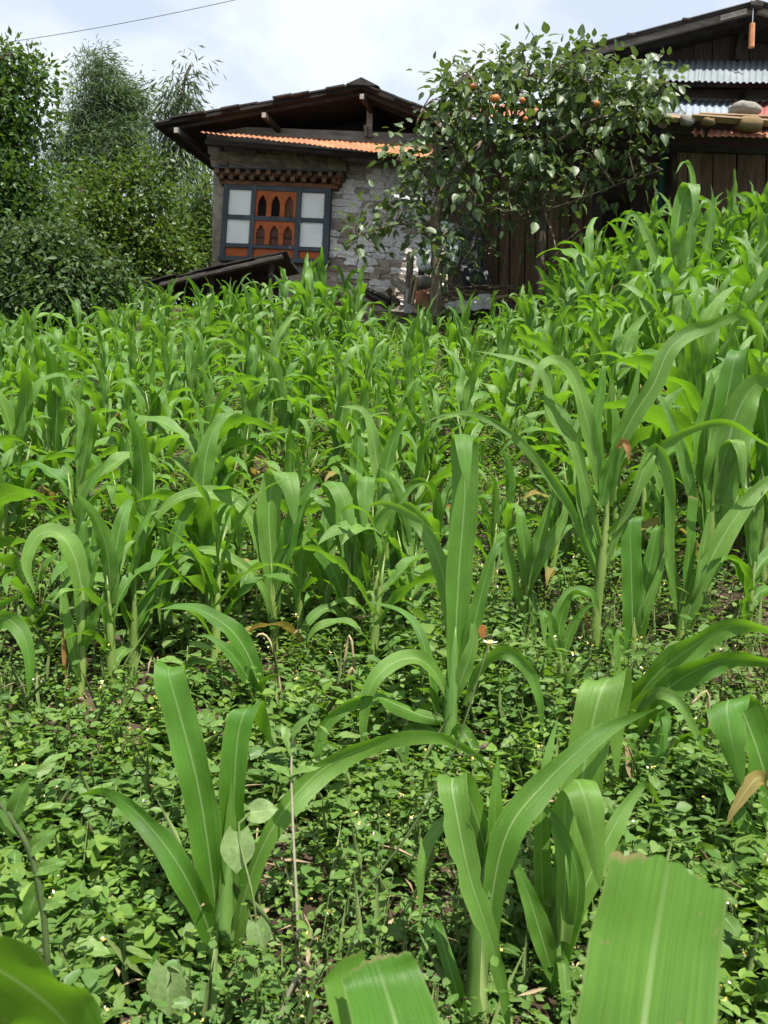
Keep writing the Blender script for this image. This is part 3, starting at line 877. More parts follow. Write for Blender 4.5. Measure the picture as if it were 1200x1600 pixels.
b = MB(); b.tube([bp_(1177, 12, GO + .01), bp_(1175.5, 39, GO + .06)], .008, 5); b.build('stick_cord', M['wire'], groof)

# stones, planks and logs lying on the lean-to roof
def rock(px, py, w, h, mat, off, seed, label, flat=.8):
    me = stone_mesh('roof_stone', mat, seed, 2, .10, .9)
    bm = bmesh.new(); bm.from_mesh(me)
    bmesh.ops.subdivide_edges(bm, edges=bm.edges[:], cuts=1, use_grid_fill=True, smooth=1.0)
    r = random.Random(seed)
    for v in bm.verts: v.co += Vector((r.uniform(-1, 1), r.uniform(-1, 1), r.uniform(-1, 1))) * (.018 if mat is M['rock'] else .05)
    bm.to_mesh(me); bm.free()
    me.polygons.foreach_set('use_smooth', [True] * len(me.polygons))
    c = bp_(px, py, off)
    o = link('roof_stone', me, None, c)
    s = (c - CAM).length / FPX
    o.scale = (w * s, w * s * flat, h * s)
    o.rotation_euler = (0, R(3), r.uniform(-.4, .4))
    tag(o, label, 'stone', 'stones weighing down the lean-to roof')
rock(1164, 172, 31, 14, M['rock'], .8, 5, 'largest smooth pale oval stone on the lean-to roof')
rock(1171, 195, 27, 14, M['rockochre'], .99, 9, 'big rough ochre stone at the lean-to roof edge')
rock(1074, 188, 15, 11, M['rock'], 1.0, 3, 'small whitish stone at the end of the roof planks')
rock(1106, 190, 16, 7, M['rockochre'], 1.01, 14, 'small orange-tan stone under the roof plank')
def roofpole(name, pts, rad, mat, label, cat, n=8, box=None):
    b = MB()
    P = [bp_(x, y_, o_) for x, y_, o_ in pts]
    if box:
        d = (P[-1] - P[0]); L = d.length; d.normalize()
        s = Vector((0, -1, .25)); s = (s - d * s.dot(d)).normalized(); u = d.cross(s)
        b.box((P[0] + P[-1]) / 2, (L, box[0], box[1]), Matrix((d, s, u)).transposed())
    else:
        b.tube(P, rad, n, wob=.08)
    o = b.build(name, mat, None, origin=P[0])
    tag(o, label, cat, 'timber lying on the lean-to roof')
roofpole('roof_log', [(985, 179.5, .98), (1030, 181.5, .98), (1066, 183, .98)], [.032, .036, .032], M['woodgrey'], 'pale grey log lying across the tin sheet beside the fruit tree', 'log')
roofpole('beam_end', [(1036, 193.5, .93), (1030, 190, -.4)], [.05, .05], M['bark'], 'round dark beam end poking out under the grey log', 'beam')
roofpole('roof_plank', [(1080, 183, 1.02), (1160, 189, 1.02), (1205, 192, 1.02)], 0, M['plankpale'], 'long thin pale plank below the oval stone', 'plank', box=(.10, .018))
roofpole('roof_plank', [(1092, 180, .9), (1170, 183, .9), (1245, 187, .9)], 0, M['plankpale'], 'wide orange-tan board under the oval stone', 'plank', box=(.09, .014))
roofpole('roof_plank', [(1040, 184, 1.02), (1061, 186, 1.02)], 0, M['plankpale'], 'short tan board between the grey log and whitish stone', 'plank', box=(.08, .03))

# ------------------------------------------------------------------ leaf scattering (numpy)
LEAF4 = (np.array([[0, 0, 0], [.45, -.5, .10], [.5, 0, 0], [.45, .5, .10], [1, 0, -.08]]), np.array([[0, 2, 1], [0, 3, 2], [1, 2, 4], [2, 3, 4]]))
LEAF2 = (np.array([[0, 0, 0], [.5, -.5, .04], [1, 0, -.05], [.5, .5, .04]]), np.array([[0, 1, 2], [0, 2, 3]]))
def _ovate():
    st = [0, .16, .36, .58, .8, 1.0]; hw = [.04, .38, .5, .42, .22, .0]
    v = []; 
    for i, (s, h) in enumerate(zip(st, hw)):
        zc = -.10 * s * s
        v += [[s, -h, zc + .16 * h + (.03 if i % 2 else -.01)], [s, 0, zc], [s, h, zc + .16 * h + (.02 if i % 2 else 0)]]
    f = []
    for i in range(5):
        a = i * 3
        for k in (0, 1):
            f += [[a + k, a + k + 1, a + k + 4], [a + k, a + k + 4, a + k + 3]]
    return np.array(v, float), np.array(f)
LEAFO = _ovate()
def scatter(pos, axis, nrm, length, width, tmpl):
    tv, tf = tmpl
    axis = axis / np.linalg.norm(axis, axis=1, keepdims=True)
    side = np.cross(nrm, axis)
    side /= np.linalg.norm(side, axis=1, keepdims=True) + 1e-9
    nn = np.cross(axis, side)
    L = length[:, None, None]; W = width[:, None, None]
    V = pos[:, None, :] + axis[:, None, :] * (tv[None, :, 0:1] * L) + side[:, None, :] * (tv[None, :, 1:2] * W) + nn[:, None, :] * (tv[None, :, 2:3] * L)
    n = len(pos); k = len(tv)
    Fc = tf[None] + (np.arange(n) * k)[:, None, None]
    uv = np.stack([tv[:, 1] + .5, tv[:, 0]], -1)
    return V.reshape(-1, 3), Fc.reshape(-1, 3), np.tile(uv, (n, 1))
def rand_unit(n):
    v = nrg.normal(0, 1, (n, 3))
    return v / np.linalg.norm(v, axis=1, keepdims=True)

def tree(name, base, trunk, lobes, leaf, mat, bark, label, cat='tree', clusters=200, per=22, crad=.3, group=None, limb_r=.05, tmpl=LEAF4, up=.35, droop=0.0, spread=1.0, wind=(0, 0, 0), twigs=True, trunk_r=(.12, .05)):
    """lobes: [(centre, (rx,ry,rz), weight)] in world coordinates; leaf=(len,width,var)"""
    t = thing(name, base, label, cat, group)
    base = Vector(base)
    # trunk and limbs
    b = MB()
    tp = [Vector(p) for p in trunk]
    nseg = len(tp)
    b.tube(tp, [trunk_r[0] + (trunk_r[1] - trunk_r[0]) * i / (nseg - 1) for i in range(nseg)], 9, wob=.18)
    cents = []
    W = np.array([l[2] for l in lobes], float); W /= W.sum()
    for ci in range(clusters):
        c, r, w = lobes[int(nrg.choice(len(lobes), p=W))]
        d = rand_unit(1)[0]
        rad = (nrg.random() ** .45)
        cents.append(np.array(c) + d * np.array(r) * rad)
    cents = np.array(cents)
    for c, r, w in lobes:
        c = Vector(c)
        k = min(range(nseg), key=lambda i: (tp[i] - c).length + (0 if tp[i].z < c.z else 2))
        m1 = tp[k].lerp(c, .5) + Vector((rng.uniform(-.1, .1), rng.uniform(-.1, .1), .12)) * max(r)
        b.tube([tp[k], m1, c, c + (c - m1) * .5], [limb_r, limb_r * .75, limb_r * .45, limb_r * .15], 6, wob=.1)
    b.build('trunk', bark, t, smooth=True)
    if twigs:
        b = MB()
        for ci in range(0, clusters, 2):
            p = Vector(cents[ci])
            c = min((Vector(l[0]) for l in lobes), key=lambda q: (q - p).length)
            q = c.lerp(p, .15)
            mid = q.lerp(p, .5) + Vector((rng.uniform(-.06, .06), rng.uniform(-.06, .06), rng.uniform(0, .1))) * max(.3, crad * 2)
            b.tube([q, mid, p], [limb_r * .3, limb_r * .2, limb_r * .08], 4, cap=False)
        b.build('twigs', bark, t)['kind'] = 'stuff'
    n = clusters * per
    off = nrg.normal(0, 1, (n, 3)) * crad * .55
    off[:, 2] *= .75
    pos = np.repeat(cents, per, 0) + off
    ax = off / (np.linalg.norm(off, axis=1, keepdims=True) + 1e-6) * spread + nrg.normal(0, .45, (n, 3))
    ax[:, 2] -= droop
    ax += np.array(wind)
    nr = rand_unit(n) * .8 + np.array([0.0, -.15, up + .5])
    L = leaf[0] * (1 + leaf[2] * nrg.uniform(-1, 1, n)); Wd = leaf[1] * (1 + leaf[2] * nrg.uniform(-1, 1, n))
    V, Fc, uv = scatter(pos, ax, nr, L, Wd, tmpl)
    o = link('crown', fast_mesh(name + '_crown', V - np.array(base), Fc, mat, uv), t)
    return t, cents

def P(px, py, D):
    p = at(px, py, D); return (p.x, p.y, p.z)
def gz(px, py, D):
    p = at(px, py, D); return Vector((p.x, p.y, Tz(p.x, p.y)))
def lobe(px, py, D, rpx, rpy, w=None, depth=None):
    s = D / FPX
    return (P(px, py, D), (rpx * s, (depth if depth else (rpx + rpy) / 2) * s, rpy * s), w if w else rpx * rpy)

# dark broadleaf tree at the left edge
g = gz(-40, 480, 10.0)
tree('broadleaf_tree', g, [g - Vector((0, 0, .2)), P(-38, 400, 10.0), P(-30, 250, 10.0), P(-10, 150, 10.0), P(5, 100, 10)],
     [lobe(10, 118, 10, 34, 34), lobe(58, 125, 9.9, 13, 30), lobe(15, 200, 9.9, 62, 52), lobe(-45, 210, 10, 56, 90), lobe(10, 290, 9.8, 62, 46), lobe(25, 350, 9.8, 72, 52), lobe(-30, 420, 9.9, 90, 70), lobe(12, 75, 10, 8, 8, 60)],
     (.085, .046, .3), M['t_dark'], M['barkdark'], 'tall dark broadleaf tree at the left edge of the field', clusters=380, per=40, crad=.24, limb_r=.05, up=.3, droop=.25)
# tall willow-like tree
g = gz(160, 480, 22)
tree('willow_tree', g, [g - Vector((0, 0, .3)), P(158, 420, 22), P(160, 300, 22), P(160, 180, 22), P(150, 110, 22)],
     [lobe(152, 112, 22, 28, 24), lobe(162, 165, 22, 42, 46), lobe(122, 200, 22, 26, 50), lobe(200, 178, 22.3, 20, 52, 1100), lobe(150, 245, 22, 62, 48), lobe(200, 235, 21.8, 30, 40), lobe(115, 265, 22, 35, 45), lobe(217, 145, 22.4, 8, 20, 180)],
     (.17, .026, .3), M['t_willow'], M['barkdark'], 'tall feathery willow-like tree swaying behind the left bushes', clusters=430, per=56, crad=.36, limb_r=.09, tmpl=LEAF2, up=.2, droop=.55, wind=(.55, 0, .1), trunk_r=(.22, .03))
# slim sparse tree beside the house
g = gz(262, 480, 20)
tree('slim_tree', g, [g - Vector((0, 0, .3)), P(260, 400, 20), P(263, 300, 20), P(274, 200, 20), P(288, 130, 20), P(300, 95, 20)],
     [lobe(298, 105, 20, 7, 20, 120), lobe(285, 145, 20, 20, 26), lobe(272, 185, 20, 28, 30), lobe(292, 205, 20, 20, 35), lobe(258, 205, 20, 14, 28, 260), lobe(265, 245, 20, 26, 35, 650), lobe(295, 265, 20, 24, 32, 650), lobe(275, 300, 20, 26, 22, 400)],
     (.22, .042, .3), M['t_slim'], M['barkdark'], 'slim sparse tree with drooping foliage beside the house roof', clusters=150, per=20, crad=.36, limb_r=.04, tmpl=LEAF2, up=.1, droop=1.1, wind=(.25, 0, 0), trunk_r=(.13, .008))
# yellow green bushy tree
g = gz(190, 480, 13.5)
tree('bushy_tree', g, [g - Vector((0, 0, .3)), P(192, 440, 13.5), P(200, 360, 13.5), P(205, 290, 13.5)],
     [lobe(225, 265, 13.5, 24, 26), lobe(185, 300, 13.5, 42, 36), lobe(235, 305, 13.4, 32, 36), lobe(160, 350, 13.3, 58, 44), lobe(235, 365, 13.3, 55, 46), lobe(130, 300, 13.6, 24, 30, 500), lobe(190, 420, 13.2, 80, 44), lobe(265, 410, 13.2, 40, 36), lobe(150, 270, 13.6, 12, 14, 120)],
     (.085, .05, .3), M['t_yel'], M['barkdark'], 'yellow-green bushy tree in the middle of the left thicket', clusters=230, per=46, crad=.27, limb_r=.06, up=.3, droop=.15)
# feathery tree next to the painted window
g = gz(315, 480, 17)
tree('feathery_tree', g, [g - Vector((0, 0, .3)), P(315, 420, 17), P(318, 330, 17), P(322, 285, 17)],
     [lobe(325, 288, 17, 20, 20), lobe(310, 325, 17, 36, 34), lobe(290, 370, 17, 45, 40), lobe(325, 375, 17.2, 36, 48), lobe(300, 425, 17, 60, 36)],
     (.18, .028, .3), M['t_feather'], M['barkdark'], 'feathery light green tree against the left side of the painted window', clusters=260, per=26, crad=.38, limb_r=.06, tmpl=LEAF2, up=.3, droop=.1, wind=(.3, 0, .3))
# dull shrub at the lower left
g = gz(60, 500, 8.8)
tree('shrub', g, [g - Vector((0, 0, .1)), P(62, 460, 8.8), P(70, 420, 8.8)],
     [lobe(40, 400, 8.8, 50, 42), lobe(95, 385, 8.9, 36, 36), lobe(110, 430, 8.8, 40, 40), lobe(20, 450, 8.7, 50, 44), lobe(80, 460, 8.6, 60, 36), lobe(160, 440, 9.2, 50, 40)],
     (.075, .036, .35), M['t_shrub'], M['barkdark'], 'dull grey-green shrub behind the far left maize', 'shrub', clusters=260, per=24, crad=.2, limb_r=.025, up=.25, droop=.35, tmpl=LEAFO)
# far thicket behind, low hedge filling the ground line
g = gz(120, 480, 19)
tree('dark_thicket', g, [g - Vector((0, 0, .2)), P(120, 440, 19), P(125, 400, 19)],
     [lobe(100, 400, 19, 60, 40), lobe(190, 400, 19.5, 70, 50), lobe(60, 380, 19, 60, 60), lobe(270, 420, 20, 70, 35), lobe(215, 455, 17, 50, 28), lobe(20, 300, 19, 80, 60), lobe(110, 330, 19, 60, 40)],
     (.15, .09, .3), M['t_dark'], M['barkdark'], 'dark thicket filling the gap beneath the willow-like tree', 'thicket', clusters=260, per=24, crad=.5, limb_r=.06)

# ------------------------------------------------------------------ fruit tree in front of the barn
FT_D = 9.8
g = gz(681, 500, FT_D)
ft = thing('fruit_tree', g, 'large-leaved tree hung with orange fruits between house and barn', 'tree')
FB = Vector(g)
def big_leaf_mesh(name, seed, mat):
    r = random.Random(seed)
    tv, tf = LEAFO
    v = tv.copy()
    v[:, 2] += -.22 * v[:, 0] ** 2 * r.uniform(.2, 1.4) + .12 * np.abs(v[:, 1]) * r.uniform(-.5, 1)
    v[:, 1] *= .62
    v[:, 2] += .05 * np.sin(v[:, 0] * 9 + seed) * np.abs(v[:, 1])
    return fast_mesh(name, v, tf, mat, np.stack([tv[:, 1] + .5, tv[:, 0]], -1), smooth=True)
FL = [big_leaf_mesh('fruit_tree_leaf', i, M['t_fruit']) for i in range(8)]
trunkpts = [P(681, 505, FT_D), P(682, 450, FT_D), P(684, 400, FT_D), P(680, 345, FT_D), P(690, 300, FT_D), P(720, 260, FT_D), P(760, 215, FT_D)]
b = MB(); b.tube([Vector(p) for p in trunkpts], [.085, .068, .066, .058, .05, .04, .025], 10, wob=.22); b.build('trunk', M['bark'], ft, smooth=True)
g2 = gz(845, 500, FT_D + .1)
b = MB(); b.tube([g2, Vector(P(842, 420, FT_D + .1)), Vector(P(850, 330, FT_D + .1)), Vector(P(840, 240, FT_D)), Vector(P(830, 160, FT_D))], [.06, .05, .045, .035, .02], 9, wob=.2); b.build('trunk', M['barkdark'], ft, smooth=True)
FLOBES = [((810, 115), 22, 40, .55), ((760, 130), 40, 40, 1), ((712, 155), 34, 44, .7), ((840, 135), 60, 45, 1.2), ((900, 150), 60, 48, 1.2), ((970, 140), 58, 40, 1.3), ((1015, 160), 32, 36, .8), ((930, 110), 45, 24, .7), ((860, 95), 40, 22, .6), ((725, 125), 26, 22, .4),
          ((735, 200), 62, 46, 1.2), ((675, 240), 40, 34, .55), ((625, 245), 30, 36, .35), ((790, 230), 70, 55, 1.3), ((880, 220), 65, 50, 1.1), ((950, 230), 48, 46, .7), ((1000, 215), 28, 50, .35),
          ((700, 290), 55, 40, .9), ((645, 320), 45, 38, .5), ((590, 355), 34, 26, .35), ((770, 300), 62, 45, .9), ((850, 290), 55, 45, .8), ((930, 285), 40, 30, .3),
          ((700, 365), 34, 36, .5), ((745, 395), 26, 34, .4), ((700, 410), 22, 24, .2), ((860, 350), 50, 40, .42), ((645, 375), 22, 22, .18), ((1010, 265), 22, 26, .1), ((560, 370), 22, 18, .12), ((655, 200), 16, 26, .1), ((1030, 130), 20, 22, .25)]
cents = []
W = np.array([l[3] for l in FLOBES]); W /= W.sum()
for i in range(470):
    (cx, cy), rx, ry, w = FLOBES[int(nrg.choice(len(FLOBES), p=W))]
    a = nrg.random() * 6.283; q = nrg.random() ** .5
    px, py = cx + math.cos(a) * rx * q, cy + math.sin(a) * ry * q
    dd = FT_D + nrg.uniform(-.55, .75) * (0.5 if px < 640 else 1)
    cents.append((px, py, dd))
# branches from the trunks to clusters
b = MB(); tw = MB()
hubs = [Vector(P(x, y_, FT_D + d)) for x, y_, d in ((690, 300, 0), (720, 260, 0), (760, 215, 0), (850, 330, .1), (840, 240, 0), (830, 160, 0), (684, 360, 0))]
for (hx, hy, ex, ey, dd, r_) in ((684, 350, 560, 368, -.1, .018), (690, 300, 620, 250, -.2, .022), (720, 260, 660, 170, .1, .02), (850, 330, 960, 290, -.2, .011), (960, 290, 1035, 265, -.3, .006), (840, 240, 990, 170, .0, .025), (760, 215, 735, 120, 0, .018), (830, 160, 815, 75, 0, .016), (840, 240, 905, 130, .2, .02), (684, 380, 745, 360, -.2, .012), (690, 300, 800, 330, -.4, .014), (850, 330, 870, 400, -.3, .012), (990, 170, 1040, 130, 0, .01)):
    p0, p1 = Vector(P(hx, hy, FT_D)), Vector(P(ex, ey, FT_D + dd))
    mid = p0.lerp(p1, .5) + Vector((rng.uniform(-.05, .05), 0, rng.uniform(-.04, .14)))
    bb = MB(); bb.tube([p0, mid, p1], [r_, r_ * .75, r_ * .35], 6, wob=.15); bb.build('branch', M['bark'], ft, smooth=True)
    hubs += [mid, p1]
for (px, py, dd) in cents[::2]:
    p = Vector(P(px, py, dd)); h = min(hubs, key=lambda q: (q - p).length)
    mid = h.lerp(p, .5) + Vector((rng.uniform(-.06, .06), rng.uniform(-.06, .06), rng.uniform(-.03, .07)))
    tw.tube([h, mid, p], [.009, .007, .004], 4, cap=False)
tw.build('twigs', M['bark'], ft)['kind'] = 'stuff'
# leaves: the 300 nearest the viewer as single leaves, the rest as one crown
LV = []
for (px, py, dd) in cents:
    c = np.array(P(px, py, dd))
    for k in range(int(nrg.integers(6, 11))):
        off = nrg.normal(0, .10, 3)
        ax = off / (np.linalg.norm(off) + 1e-6) + nrg.normal(0, .3, 3); ax[2] -= .35
        L = nrg.uniform(.07, .15)
        nr = rand_unit(1)[0] * .55 + np.array([.1, -.25, .8])
        LV.append((c + off, ax, nr, L))
LV.sort(key=lambda l: l[0][1])
for (p, ax, nr, L) in LV[:300]:
    x_ = Vector(ax).normalized(); s_ = Vector(nr).cross(x_).normalized(); z_ = x_.cross(s_)
    o = link('leaf', FL[rng.randrange(8)], ft)
    o.matrix_local = Matrix.Translation(Vector(p) - FB) @ Matrix((x_, s_, z_)).transposed().to_4x4() @ Matrix.Diagonal((L, L * 1.05, L, 1))
rest = LV[300:]
V, Fc, uv = scatter(np.array([l[0] for l in rest]), np.array([l[1] for l in rest]), np.array([l[2] for l in rest]), np.array([l[3] for l in rest]), np.array([l[3] * .62 for l in rest]), LEAFO)
link('crown', fast_mesh('fruit_tree_crown', V - np.array(FB), Fc, M['t_fruit_i'], uv, smooth=True), ft)['kind'] = 'stuff'
# pale flower sprays
V = []; n = 260
cc = np.array([P(px, py, dd - .1) for (px, py, dd) in cents])
pos = np.repeat(cc[nrg.choice(len(cc), 46, replace=False)], 9, 0) + nrg.normal(0, .035, (46 * 9, 3))
V, Fc, uv = scatter(pos, rand_unit(len(pos)), rand_unit(len(pos)), np.full(len(pos), .028), np.full(len(pos), .014), LEAF4)
link('flower_sprays', fast_mesh('flower_sprays', V - np.array(FB), Fc, surf('pale_blossom', [(.3, (.35, .33, .16)), (.7, (.5, .48, .3))], 20, 2, .8, 0), uv), ft)['kind'] = 'stuff'
# fruits: each hangs on its own
def fruit_mesh(seed):
    r = random.Random(seed); bm = bmesh.new()
    bmesh.ops.create_uvsphere(bm, u_segments=14, v_segments=9, radius=.5)
    for v in bm.verts:
        a = math.atan2(v.co.y, v.co.x)
        k = 1 + .07 * math.cos(6 * a)
        v.co.x *= k; v.co.y *= k; v.co.z = v.co.z * .86 - .08 * math.exp(-((v.co.x ** 2 + v.co.y ** 2) * 30)) * (1 if v.co.z > 0 else -1)
    me = bpy.data.meshes.new('fruit'); bm.to_mesh(me); bm.free(); me.materials.append(M['fruit'])
    me.polygons.foreach_set('use_smooth', [True] * len(me.polygons)); return me
fm = fruit_mesh(1)
for (px, py, s, lab) in ((773, 154, 19, 'largest ribbed orange fruit high in the tree'), (739, 135, 11, 'small orange fruit at the tree top left of the largest fruit'), (816, 157, 12, 'orange fruit near the middle of the tree just beyond the largest'),
                         (821, 186, 10, 'lowest small orange fruit in the middle of the tree'), (932, 162, 12, 'lone orange fruit on the barn side of the tree')):
    D = FT_D - .6
    o = link('fruit', fm, None, P(px, py, D)); sc = s * D / FPX
    sc *= .82
    o.scale = (sc, sc, sc); o.rotation_euler = (.2, .3, rng.random() * 6)
    tag(o, lab, 'fruit', 'orange fruits hanging in the tree')
    b = MB(); p = Vector(P(px, py, D)); b.tube([p + Vector((0, 0, sc * .4)), p + Vector((.01, .03, sc * .4 + .09))], .004, 5); b.build('fruit_stalk', M['weedstem'], ft)

# ------------------------------------------------------------------ odds and ends between house and barn
def loose(name, pts, rad, mat, label, cat, group=None, n=8, wob=.1):
    b = MB(); q = [Vector(P(*p)) for p in pts]; b.tube(q, rad, n, wob=wob)
    return tag(b.build(name, mat, None, origin=q[0], smooth=False), label, cat, group)
def board(name, pts, thick, mat, label, cat, group=None):
    b = MB(); q = [Vector(P(*p)) for p in pts]; b.prism(q, Vector((.0, thick, .0)))
    return tag(b.build(name, mat, None, origin=q[0]), label, cat, group)
loose('wooden_pole', [(597, 318, 12.3), (654, 314, 12.3)], [.028, .032], M['wooddark'], 'dark horizontal pole jutting across the whitewashed wall', 'pole')
board('metal_blade', [(611, 303, 12.25), (640, 306.5, 12.25), (653, 311, 12.25), (640, 312, 12.25), (618, 308, 12.25)], .012, M['tinwhite'], 'white metal strip lying on the dark horizontal pole', 'strip')
D_ = 11.4
loose('fence_post', [(636, 480, D_), (642, 395, D_)], [.05, .045], M['bark'], 'upright grey-brown post against the whitewashed wall', 'post')
loose('fence_post', [(655, 470, D_ + .3), (661, 385, D_ + .3)], [.045, .04], M['barkdark'], 'upright dark post just left of the fruit tree trunk', 'post')
loose('log', [(614, 434, 10.9), (634, 456, 10.9)], [.05, .055], M['woodend'], 'short tilted log with a hollow end by the wall', 'log')
loose('log', [(606, 452, 10.85), (622, 476, 10.85)], [.035, .04], M['barkdark'], 'dark thin log leaning below the hollow log', 'log')
for i, (x0, y0, x1, y1, lab) in enumerate(((562, 448, 610, 472, 'upper dark plank leaning down towards the wall foot'), (570, 458, 606, 479, 'lower dark plank leaning down towards the wall foot'))):
    b = MB(); p0, p1 = Vector(P(x0, y0, 11)), Vector(P(x1, y1, 10.9)); d = (p1 - p0); L = d.length; d.normalize(); s = Vector((0, -1, .3)).normalized()
    s = (s - d * s.dot(d)).normalized(); b.box((p0 + p1) / 2, (L, .13, .035), Matrix((d, s, d.cross(s))).transposed())
    tag(b.build('dark_plank', M['wooddark'], None, origin=p0), lab, 'plank', 'planks at the wall foot')
board('white_slab', [(634, 452, 10.8), (641, 450, 10.8), (642, 492, 10.8), (630, 494, 10.8)], .03, M['plastic'], 'upright white slab sticking up beside the tree trunk', 'slab')
loose('pale_stake', [(652, 433, 10.75), (644, 476, 10.75)], [.018, .022], M['plankpale'], 'thin pale stake leaning between white slab and trunk', 'stake')
loose('pale_stake', [(646, 430, 10.8), (640, 474, 10.8)], [.03, .03], M['bark'], 'brown stake leaning just behind the pale stake', 'stake')
def lump(name, px, py, D, w, h, mat, seed, label, cat, group=None, dep=.7):
    me = stone_mesh(name, mat, seed, 2, .16, .8)
    bm = bmesh.new(); bm.from_mesh(me); bmesh.ops.subdivide_edges(bm, edges=bm.edges[:], cuts=1, use_grid_fill=True, smooth=.8)
    bm.to_mesh(me); bm.free(); me.polygons.foreach_set('use_smooth', [True] * len(me.polygons))
    o = link(name, me, None, P(px, py, D)); s = D / FPX
    o.scale = (w * s, w * s * dep, h * s); o.rotation_euler = (0, rng.uniform(-.2, .2), rng.uniform(0, 1))
    return tag(o, label, cat, group)
lump('stone', 661, 467, 10.7, 18, 22, M['rust'], 21, 'reddish stone left of the tree trunk foot', 'stone')
lump('stone', 671, 478, 10.65, 16, 18, M['rockochre'], 22, 'tan stone right against the tree trunk foot', 'stone')
lump('stone', 664, 440, 11.0, 20, 16, M['rock'], 23, 'grey stone above the reddish stone by the trunk', 'stone')
lump('printed_sack', 668, 404, 11.3, 26, 34, M['sack'], 31, 'white and blue printed sack left of the tree trunk', 'sack')
lump('printed_sack', 698, 388, 11.3, 40, 62, M['sack'], 32, 'larger white printed sack right of the tree trunk', 'sack')
# dark drum and basin
b = MB(); c = Vector(P(738, 385, 11.3)); b.tube([c + Vector((0, 0, -.5)), c + Vector((0, 0, -.2)), c + Vector((0, 0, .2)), c + Vector((0, 0, .30)), c + Vector((0, 0, .33))], [.15, .16, .16, .14, .08], 18); 
drum = tag(b.build('plastic_drum', M['black'], None, origin=c, smooth=False), 'dark grey plastic drum half hidden behind the tree leaves', 'drum')
b = MB()
for z_ in (-.25, .05, .2): b.tube([c + Vector((0, 0, z_)), c + Vector((0, 0, z_ + .02))], .168, 18)
b.build('drum_rib', M['black'], drum)
b = MB(); c = Vector(P(742, 428, 10.9)); ax_ = Vector((.25, -.75, .6)).normalized()
b.tube([c, c - ax_ * .02, c - ax_ * .10, c - ax_ * .15], [.21, .20, .15, .06], 20, cap=True)
tag(b.build('basin', M['black'], None, origin=c, smooth=False), 'dark round basin tipped on its side beneath the drum', 'basin')
b = MB()
vs = []; r_ = random.Random(4); c0, c1, c2_, c3_ = [Vector(P(*p)) for p in ((700, 470, 10.6), (765, 462, 10.6), (772, 482, 10.4), (692, 486, 10.4))]
for j in range(6):
    for i in range(9):
        p = c0.lerp(c1, i / 8).lerp(c3_.lerp(c2_, i / 8), j / 5); vs.append(p + Vector((0, 0, r_.uniform(-.035, .045))))
b.add(vs, [(j * 9 + i, j * 9 + i + 1, j * 9 + i + 10, j * 9 + i + 9) for j in range(5) for i in range(8)])
b.add([Vector(v) - Vector((0, 0, .006)) for v in vs], [(j * 9 + i, j * 9 + i + 1, j * 9 + i + 10, j * 9 + i + 9)[::-1] for j in range(5) for i in range(8)])
tag(b.build('plastic_sheet', M['plastic'], None, origin=c0), 'crumpled whitish plastic sheet on the brushwood right of the trunk', 'sheet')
for i in range(46):
    x, y_ = rng.uniform(695, 800), rng.uniform(448, 488)
    p = Vector(P(x, y_, 10.75 + rng.uniform(-.15, .25))); a = rng.uniform(-.5, .5); L = rng.uniform(.25, .7)
    d = Vector((math.cos(a), rng.uniform(-.4, .4), math.sin(a) * .6)) * L
    b = MB(); b.tube([p - d / 2, p + Vector((0, 0, rng.uniform(-.02, .03))), p + d / 2], [.012, .011, .007], 5)
    tag(b.build('stick', M['bark'] if i % 3 else M['dry'], None, origin=p), 'brown stick in the brushwood heap right of the tree trunk', 'stick', 'sticks of the brushwood heap')

# overhead wire
b = MB(); p0, p1 = Vector(P(-60, 75, 24)), Vector(P(460, -22, 20))
pts = []
for i in range(25):
    t_ = i / 24; p = p0.lerp(p1, t_); p.z -= .35 * 4 * t_ * (1 - t_) * .35; pts.append(p)
b.tube(pts, .008, 6); tag(b.build('power_line', M['wire'], None, origin=p0), 'thin overhead wire crossing the sky above the trees', 'wire')

# ------------------------------------------------------------------ maize blades
def catmull(pts, n):
    """pts: list of numpy vectors -> n samples, uniform in arc length"""
    P_ = [pts[0] * 2 - pts[1]] + list(pts) + [pts[-1] * 2 - pts[-2]]
    out = []
    for i in range(1, len(P_) - 2):
        p0, p1, p2, p3 = P_[i - 1], P_[i], P_[i + 1], P_[i + 2]
        for k in range(12):
            t = k / 12
            out.append(.5 * ((2 * p1) + (-p0 + p2) * t + (2 * p0 - 5 * p1 + 4 * p2 - p3) * t * t + (-p0 + 3 * p1 - 3 * p2 + p3) * t ** 3))
    out.append(P_[-2])
    out = np.array(out)
    d = np.concatenate([[0], np.cumsum(np.linalg.norm(np.diff(out, axis=0), axis=1))])
    s = np.linspace(0, d[-1], n)
    return np.stack([np.interp(s, d, out[:, k]) for k in range(out.shape[1])], -1)
def leaf_profile(v, cut=False, late=False):
    if cut:
        return .62 + .38 * np.clip(v / .35, 0, 1) ** .8 - .06 * np.clip((v - .7) / .3, 0, 1)
    base = .42 + .58 * np.clip(v / .38, 0, 1) ** .75
    tip = np.clip((1 - v) / (.26 if late else .52), 0, 1) ** .72
    return base * tip
